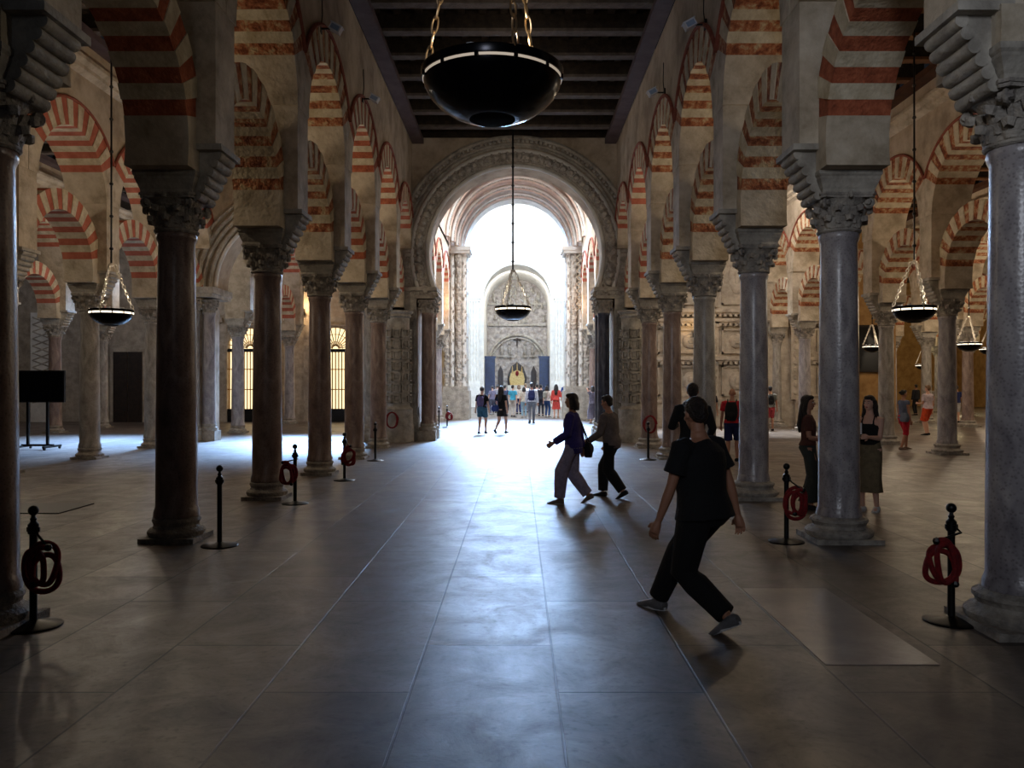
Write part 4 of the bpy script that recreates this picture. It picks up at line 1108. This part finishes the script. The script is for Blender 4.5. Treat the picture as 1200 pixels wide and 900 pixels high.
# white lattice panels and dark doors
for k, x in enumerate((-20.0, -14.6)):
    t = thing('carved_lattice', 'tall lattice carved white panel %s on the far left wall' % ['near the screen', 'beside the dark doorway'][k], 'panel', (x, GW-.3, 0))
    mb = MB(); mb.box(-.5,.5,-.05,.05,0,4.6); mb.build('panel', 'white_stone', t)
    mb = MB()
    for i in range(12):
        for s in (-1, 1): mb.tube([(-.4*s, -.07, .8+.3*i), (.4*s, -.07, 1.1+.3*i)], .03, 6)
    mb.build('lattice', 'stone', t)
t = thing('dark_doorway', 'dark wooden double door in the far left wall', 'door', (-16.4, GW-.22, 0))
mb = MB(); mb.box(-.75,.75,-.12,.1,0,3.2); mb.build('frame', 'facade', t)
for s in (-1, 1):
    mb = MB(); mb.box(min(0.02*s, .6*s), max(0.02*s, .6*s), -.18, -.1, 0, 2.95)
    for z in (.3, 1.3, 2.1): mb.box(min(.12*s,.5*s), max(.12*s,.5*s), -.2, -.15, z, z+.65)
    mb.build('door_leaf', 'dark_wood', t)

# ------------------------------------------------------------------ hanging lamps
def chain(mb, p0, p1, link_len, r, rr, mi=0):
    p0, p1 = Vector(p0), Vector(p1); d = p1-p0; L = d.length; d.normalize(); n = max(2, int(L/link_len))
    q = d.to_track_quat('Z', 'Y').to_matrix().to_4x4()
    for i in range(n):
        c = p0+(p1-p0)*((i+.5)/n)
        R = Matrix.Translation(c) @ q @ Matrix.Rotation(PI/2*(i % 2)+.3, 4, 'Z')
        hl = L/n*.62; pts = []
        for k in range(12):
            a = 2*PI*k/12; pts.append((r*math.cos(a), 0, hl*math.sin(a)))
        mb.tube(pts, rr, 5, mi, R, cyc=True)
def lamp(x, y, zbot, D, label, ztop, strip='lamp_strip', chain_mat='steel_chain', hub=1.1, rot=0.5, big=False):
    t = thing('hanging_lamp', label, 'lamp', (x, y, zbot), rot, 'round bowl lamps hanging from the ceilings')
    R = D/2
    mb = MB(); mb.lathe([(.0,.0),(.33*R,.0),(.40*R,.008*D),(.60*R,.045*D),(.78*R,.105*D),(.90*R,.17*D),(.97*R,.235*D),(.985*R,.27*D),(.96*R,.27*D),(.6*R,.12*D),(0,.05*D)], 56)
    mb.build('bowl', 'bowl', t)
    mb = MB(); mb.lathe([(.0,-.012*D),(.28*R,-.012*D),(.33*R,-.002*D),(.335*R,.01*D),(0,.01*D)], 32); mb.build('bottom_boss', 'matt_black', t)
    mb = MB(); mb.lathe([(R*.96,.27*D),(R*.99,.27*D),(R*.995,.275*D),(R*.995,(.287 if big else .31)*D),(R*.96,(.287 if big else .31)*D)], 56); mb.build('light_ring', strip, t)
    tp = .287 if big else .31
    mb = MB(); mb.lathe([(R*.95,tp*D),(R*1.01,tp*D),(R*1.02,(tp+.02)*D),(R*1.02,(tp+.055)*D),(R*1.0,(tp+.065)*D),(R*.95,(tp+.065)*D)], 56)
    for k in range(12): 
        a = 2*PI*k/12; mb.box(-.01*D*1.2,.01*D*1.2,-.01*D*1.2,.01*D*1.2,.26*D,(tp+.01)*D,0,Matrix.Translation((R*.99*math.cos(a),R*.99*math.sin(a),0)))
    mb.build('rim', 'bowl', t)
    zt = .36*D; hz = zt+hub*D
    for k in range(3):
        a = 2*PI*k/3; mb = MB()
        chain(mb, (R*math.cos(a), R*math.sin(a), zt-.02*D), (.05*math.cos(a), .05*math.sin(a), hz), .105*D if big else .085*D, .022*D if big else .03*D, .0075*D if big else .013*D)
        mb.build('chain', chain_mat, t)
    mb = MB(); mb.ball((0,0,hz), .05*D, 10); mb.lathe([(.06*D,hz-.02*D),(.07*D,hz),(.06*D,hz+.02*D)], 16); mb.build('hub', chain_mat, t)
    mb = MB(); L = ztop-zbot-hz; n = int(L/.5)
    mb.tube([(0,0,hz),(0,0,ztop-zbot)], .015 if D < .9 else .026, 8)
    for k in range(n): mb.ball((0,0,hz+L*(k+.5)/n), .032 if D < .9 else .045, 6)
    mb.build('suspension_rod', 'iron', t)
    for k in range(6):                                   # small lamp cups inside the rim
        a = 2*PI*(k+.25)/6; p = (.62*R*math.cos(a), .62*R*math.sin(a))
        mb = MB(); mb.lathe([(.02*D,.12*D),(.045*D,.32*D),(.05*D,.42*D),(.03*D,.42*D),(.015*D,.26*D)], 10, p); mb.build('lamp_cup', 'white_metal', t)
    LAMPS.append((x, y, zbot+.62*D, D))
    return t
LAMPS = []
lamp(-.18, 5.75, 3.455, .98, 'big black bowl lamp hanging close overhead in the nave on brass chains', 8.9, 'lamp_strip_dim', 'gold_chain', 2.2, .87, True)
lamp(-.14, 22.6, 3.36, 1.0, 'black bowl lamp hanging on a long rod in front of the bright great arch', 8.9, hub=1.0, rot=.2)
lamp(-6.7, 13.5, 2.57, .68, 'bowl lamp with glittering chains hanging in the left aisle', 8.9)
lamp(6.53, 13.5, 2.62, .68, 'bowl lamp hanging in the right aisle beside the big grey column', 8.9)
lamp(13.1, 23.8, 2.55, .68, 'bowl lamp hanging further right, past the right aisle lamp', 8.9)
lamp(12.8, 29.6, 2.75, .66, 'smaller looking bowl lamp before the dark panel at the right', 8.9)
lamp(17.6, 30.6, 2.7, .66, 'bowl lamp half hidden by the nearest column at the right edge', 8.9)
lamp(22.0, 44.6, 2.4, .68, 'tiny distant bowl lamp in the warm lit back at the right', 8.9)

# ------------------------------------------------------------------ spotlights on the nave walls
def spotlight(x, y, z, s, label):
    t = thing('wall_spotlight', label, 'spotlight', (x, y, z), 0, 'white spotlights on the nave walls'); t.scale = (.72, .72, .72)
    mb = MB(); mb.box(min(0, s*.3), max(0, s*.3), -.015, .015, -.015, .015); mb.box(-.02, .02, -.06, .06, -.1, .1); mb.build('bracket', 'iron', t)
    R = Matrix.Translation((s*.32, 0, 0)) @ Matrix.Rotation(.5*s, 4, 'Y')
    mb = MB(); mb.box(-.12,.12,-.09,.09,-.07,.07,0,R); mb.box(-.14,.14,-.1,.1,.07,.085,0,R); mb.build('housing', 'white_metal', t)
    mb = MB(); mb.box(-.09,.09,-.1,-.088,-.05,.05,0,R); mb.build('lens', 'lens', t)
    mb = MB(); mb.tube([(-s*.0,.03,0),(s*.03,.03,.3),(s*.02,.03,.8)], .012, 6); mb.build('cable', 'iron', t)
spotlight(XL+.52, 12.45, 7.0, 1, 'white spotlight on the left nave wall, nearer one')
spotlight(XL+.52, 15.8, 7.1, 1, 'white spotlight on the left nave wall, farther one')
spotlight(XR-.52, 12.2, 6.95, -1, 'white spotlight on the right nave wall, nearer one')
spotlight(XR-.52, 15.6, 7.15, -1, 'white spotlight on the right nave wall, farther one')

# ------------------------------------------------------------------ screen on a stand
t = thing('display_stand', 'black flat screen on a wheeled stand at the left', 'screen', (-11.75, 20.0, 0))
mb = MB(); mb.box(-.69,.69,-.035,.035,1.15,1.93); mb.box(-.4,.4,.03,.09,1.3,1.8); mb.build('screen_body', 'black_plastic', t)
mb = MB(); mb.box(-.66,.66,-.042,-.034,1.18,1.90); mb.build('screen_glass', 'screen', t)
for s in (-1, 1):
    mb = MB(); mb.box(s*.24-.03, s*.24+.03, .02, .07, .08, 1.5); mb.build('post', 'iron', t)
    mb = MB(); mb.box(s*.36-.03, s*.36+.03, -.35, .4, .05, .1)
    mb.build('foot', 'iron', t)
    for yy in (-.3, .36):
        mb = MB(); mb.tube([(s*.36-.02,yy,.032),(s*.36+.02,yy,.032)], .032, 12); mb.build('castor', 'black_plastic', t)
mb = MB(); mb.box(-.38,.38,.0,.08,.08,.13); mb.build('crossbar', 'iron', t)

# ------------------------------------------------------------------ rope barrier posts
def stanchion(x, y, label, rope=None, seed=1, h=.765, rz=0):
    t = thing('barrier_post', label, 'barrier post', (x, y, 0), rz, 'black rope barrier posts')
    mb = MB(); mb.lathe([(.0,.0),(.175,.0),(.178,.008),(.165,.016),(.05,.028),(.03,.04),(0,.04)], 32); mb.build('base_plate', 'iron', t)
    mb = MB(); mb.tube([(0,0,.03),(0,0,h-.14)], .024, 14); mb.build('post', 'iron', t)
    mb = MB(); mb.lathe([(.024,h-.16),(.034,h-.15),(.034,h-.09),(.024,h-.08),(.016,h-.07),(.022,h-.055),(.014,h-.045),(.012,h-.03)], 16)
    for k in range(4):
        a = PI/2*k; mb.box(.02,.042,-.006,.006,h-.14,h-.11,0,Matrix.Rotation(a,4,'Z'))
    mb.build('collar', 'iron', t)
    mb = MB(); mb.ball((0,0,h), .034, 14); mb.build('knob', 'iron', t)
    if rope:
        r = random.Random(seed)
        rp = thing('coiled_rope', rope, 'rope', (x, y, 0), rz)
        mb = MB(); pts = []
        N = 110; turns = 3.4
        sgn = 1 if seed % 2 else -1
        for i in range(N):
            q = i/(N-1); a = 2*PI*turns*q+1.3
            rx = .095+.018*math.sin(.77*a+seed)+.012*math.sin(1.9*a); rz_ = .125+.022*math.cos(.63*a+seed*2)
            pts.append((sgn*(.085+rx*math.cos(a)+.03*math.sin(q*7+seed)), -.06-.035*math.sin(a*.43+q*4), h-.33+rz_*math.sin(a)-.07*q))
        mb.tube(pts, .019, 8); mb.build('rope', 'rope_red', rp)
        for p in (pts[0], pts[-1]):
            mb = MB(); mb.ball(p, .026, 8); mb.build('rope_hook', 'iron', rp)
        hk = Vector(pts[0])
        mb = MB(); mb.tube([(.024,-.01,h-.13),(.05,-.03,h-.16),tuple(hk)], .008, 6); mb.build('rope_hook', 'iron', rp)
stanchion(-3.2, 5.41, 'black barrier post at the left edge with red rope hung on it', 'red rope coiled on the barrier post at the left edge', 1)
stanchion(-2.95, 8.1, 'black barrier post right of the second left column, without rope')
stanchion(-2.98, 10.95, 'black barrier post with rope beside the third left column', 'dark red rope coiled on the post beside the third left column', 2)
stanchion(-2.88, 13.6, 'black barrier post with rope between the fourth and fifth left columns', 'dark rope bundle on the post past the fourth left column', 3)
stanchion(-2.98, 17.1, 'plain black barrier post past the fifth left column, before the coffered pier')
stanchion(-2.75, 28.5, 'thin barrier post standing beyond the great arch at the left')
stanchion(-2.62, 30.3, 'barrier post with bright red rope beyond the great arch', 'bright red rope bundle on the post beyond the great arch', 5)
stanchion(2.92, 5.52, 'black barrier post at the right edge with red rope hung on it', 'red rope coiled on the barrier post at the right edge', 2)
stanchion(2.72, 8.3, 'black barrier post with rope left of the big grey column', 'dark red rope coiled on the post left of the big grey column', 1)
stanchion(2.75, 17.3, 'plain black barrier post near the far right columns', )
# ropes hung on the round piers
def hung_rope(x, y, z, label, seed):
    t = thing('hung_rope', label, 'rope', (x, y, z)); mb = MB(); pts = []
    for i in range(50):
        a = 2*PI*2.5*i/49; pts.append(((.15+.02*math.sin(seed+a*1.3))*math.cos(a), -.03-.02*math.sin(a*.4), .21*math.sin(a)))
    mb.tube(pts, .02, 8); mb.build('rope', 'rope_red', t)
    mb = MB(); mb.tube([(0,.08,.2),(0,-.05,.2),(0,-.06,.24)], .012, 6); mb.build('hook', 'iron', t)
hung_rope(-3.42, 22.26, .62, 'red rope hung in a bundle on the left coffered pier', 1)
hung_rope(3.28, 20.36, .60, 'bright red rope hung on the last right column', 2)
# flat dark mat on the floor at the left
mb = MB(); mb.box(-.6,.6,-.42,.42,0,.012); tag(mb.build('floor_grate', 'iron', None, (-6.25, 10.5, 0.001)), 'dark flat grate set in the floor at the left', 'grate')

M['veined'] = material('pale_veined_marble', hexc(118,110,104), hexc(160,150,142), 1.6, .3, .1, 8, c3=hexc(136,126,118))
mb = MB(); mb.box(1.75, 2.4, 4.66, 6.4, -.1, .004); struct('floor_inlay', mb, 'veined')

def sconce(x, y, z, label, W=30):
    t = thing('wall_sconce', label, 'wall lamp', (x, y, z))
    mb = MB(); mb.box(-.05,.05,-.03,0,-.2,.1); mb.tube([(0,-.02,-.1),(0,-.12,-.16),(0,-.2,-.08)], .015, 8); mb.build('bracket', 'iron', t)
    mb = MB(); mb.lathe([(.02,-.08),(.05,-.06),(.07,0)], 12, (0,-.2)); mb.build('cup', 'brass_bar', t)
    mb = MB(); mb.ball((0,-.2,.05), (.045,.045,.07), 10); mb.build('bulb', 'bulb', t)
    SCONCES.append((x, y-.45, z+.15, W))
SCONCES = []
sconce(-9.1, GW, 4.7, 'small glowing wall lamp high on the back wall of the left aisle', 60)
sconce(6.6, 30.74, 3.55, 'small glowing wall lamp on the carved wall of the right aisle', 16)

facade(10.45, 11.55, 31.0, 'narrow end of the pale carved wall, right of the engaged column')
# ------------------------------------------------------------------ light
def area(name, loc, target, sx, sy, power, col, spread=180):
    L = bpy.data.lights.new(name, 'AREA'); L.shape = 'RECTANGLE'; L.size = sx*S; L.size_y = sy*S
    L.energy = power; L.color = col; L.spread = math.radians(spread)
    o = bpy.data.objects.new(name, L); C.objects.link(o); o.location = loc
    o.rotation_euler = (Vector(target)-Vector(loc)).to_track_quat('-Z', 'Y').to_euler(); return o
def point(name, loc, power, col, r=.12):
    L = bpy.data.lights.new(name, 'POINT'); L.energy = power; L.color = col; L.shadow_soft_size = r
    o = bpy.data.objects.new(name, L); C.objects.link(o); o.location = loc; return o
def spot(name, loc, target, power, col, ang, blend=.3, r=.2):
    L = bpy.data.lights.new(name, 'SPOT'); L.energy = power; L.color = col; L.spot_size = math.radians(ang); L.spot_blend = blend; L.shadow_soft_size = r
    o = bpy.data.objects.new(name, L); C.objects.link(o); o.location = loc
    o.rotation_euler = (Vector(target)-Vector(loc)).to_track_quat('-Z', 'Y').to_euler(); return o
DAY = (.90, .95, 1.0); BLUE = (.34, .58, 1.0); WARM = (1.0, .79, .55)
# daylight from the high windows of the crossing
area('crossing_lantern_daylight', (0, 48.5, 16.5), (0, 48, 0), 14, 14, 5000, DAY)
area('crossing_window_daylight', (0, 45, 14), (0, 22, 0), 9, 3, 15000, BLUE, 60)
area('crossing_low_window', (0, 49, 10.8), (0, 14, 0), 7, 3, 230, BLUE, 40)
area('far_chapel_fill_light', (0, 61, 9.6), (0, 66, 4), 3, 2, 420, (1.0,.97,.93))  # unseen fill that brightens the altar relief, not a window
# unseen area light hung under the closed vault beyond the great arch
area('vault_fill_light', (0, 31, 10.3), (0, 30, 0), 3, 8, 1500, DAY, 150)
# unseen area lights added for the daylight patches on the aisle floors
area('left_aisle_floor_fill', (-10, 33.5, 8.2), (-9.8, 22.0, 0), 9, .8, 1250, BLUE, 25)
point('aisle_fill_light', (-13, 30.5, 5.2), 90, (.95,.93,1.0)); point('aisle_fill_light', (-19, 29, 5.2), 90, (.95,.93,1.0))  # unseen fills added to brighten the left back wall
for x_, y_ in ((20.2, 47), (27, 50), (27, 40)): point('aisle_fill_light', (x_, y_, 4.8), 330, (1.0,.8,.45))  # unseen warm fills added to lift the dark far right hall
area('left_mid_floor_fill', (-6.2, 31.5, 8.2), (-6.0, 22.5, 0), 3, .8, 330, BLUE, 26)  # added under the closed ceiling for the lit floor patch
area('right_aisle_floor_fill', (7, 30.3, 8.2), (7, 27.0, 0), 6, .6, 260, DAY, 34)  # added under the closed ceiling for the bright floor strip
# the spotlights on the nave walls, each turned to the wall opposite
for x, y in ((XL+.9, 12.45), (XL+.9, 15.8)): spot('nave_spot_beam', (x, y+.1, 7.0), (XR-.6, y+6.5, 6.6), 95, (1.0,.87,.72), 80, 1.0, .12)
for x, y in ((XR-.9, 12.2), (XR-.9, 15.6)): spot('nave_spot_beam', (x, y+.1, 7.0), (XL+.6, y+6.5, 6.6), 95, (1.0,.87,.72), 80, 1.0, .12)
# unseen warm point lights added in the aisles to light the arches
for k in range(1, 5):
    y = Y0+SP*(k+.5)
    point('arch_fill_light', (XL-1.6, y+.6, 4.7), 30+10*k, WARM)
    point('arch_fill_light', (XR+1.6, y+.6, 4.7), 30+10*k, WARM)
for k in range(4): point('aisle_fill_light', (12.6, 19+4*k, 4.9), 160, WARM)  # unseen warm fills between the arcades, without fixtures
for k in range(3): point('aisle_fill_light', (19.8, 24+6*k, 4.6), 260, WARM)
for k in range(3): point('aisle_fill_light', (-12, 15+5*k, 5.0), 100, (1.0,.84,.64))
point('pier_uplight', (-2.72, 35.2, 5.2), 40, (1.0,.55,.25)); point('pier_uplight', (2.5, 35.6, 5.2), 40, (1.0,.55,.25))
point('aisle_uplight', (-5.6, 31.0, 4.6), 60, (1.0,.6,.25))
for x_, y_, z_, W_ in SCONCES: point('sconce_glow', (x_, y_, z_), W_, (1.0,.66,.34), .06)
area('facade_wash', (7, 26, 8.0), (7.5, 31, 3), 6, .5, 220, (1.0,.9,.8))
# candle glow inside the hanging lamps
for x, y, z_, D in LAMPS: point('lamp_glow', (x, y, z_), 16*D, (1.0,.88,.7), .05)
# daylight from the entrance side behind the camera
area('entrance_daylight', (-1.5, -4.5, 5.0), (3.8, 9.5, 3.8), 1.6, 2.2, 34, (.84,.89,1.0), 60)

w = bpy.data.worlds.new('World'); sc.world = w; w.use_nodes = True
w.node_tree.nodes['Background'].inputs[0].default_value = (.55, .6, .75, 1)
w.node_tree.nodes['Background'].inputs[1].default_value = .012

cam = bpy.data.cameras.new('Camera'); co = bpy.data.objects.new('Camera', cam); C.objects.link(co)
co.location = (0, 0, 1.6); co.rotation_euler = (PI/2, 0, 0)
cam.lens = 28.8; cam.sensor_width = 36; cam.shift_x = -7/1200; cam.clip_end = 200; cam.clip_start = .05
sc.camera = co

# bring everything to real size
for o in list(C.objects):
    if o.parent is None:
        o.location = Vector(o.location)*S
        if o.type not in ('LIGHT', 'CAMERA'): o.scale = tuple(v*S for v in o.scale)
sc.view_settings.view_transform = 'Standard'; sc.view_settings.look = 'None'; sc.view_settings.gamma = 1
sc.view_settings.use_curve_mapping = False; sc.view_settings.exposure = 0.0
sc.cycles.max_bounces = 7; sc.cycles.diffuse_bounces = 4; sc.cycles.glossy_bounces = 3; sc.cycles.sample_clamp_indirect = 6
sc.cycles.use_denoising = True
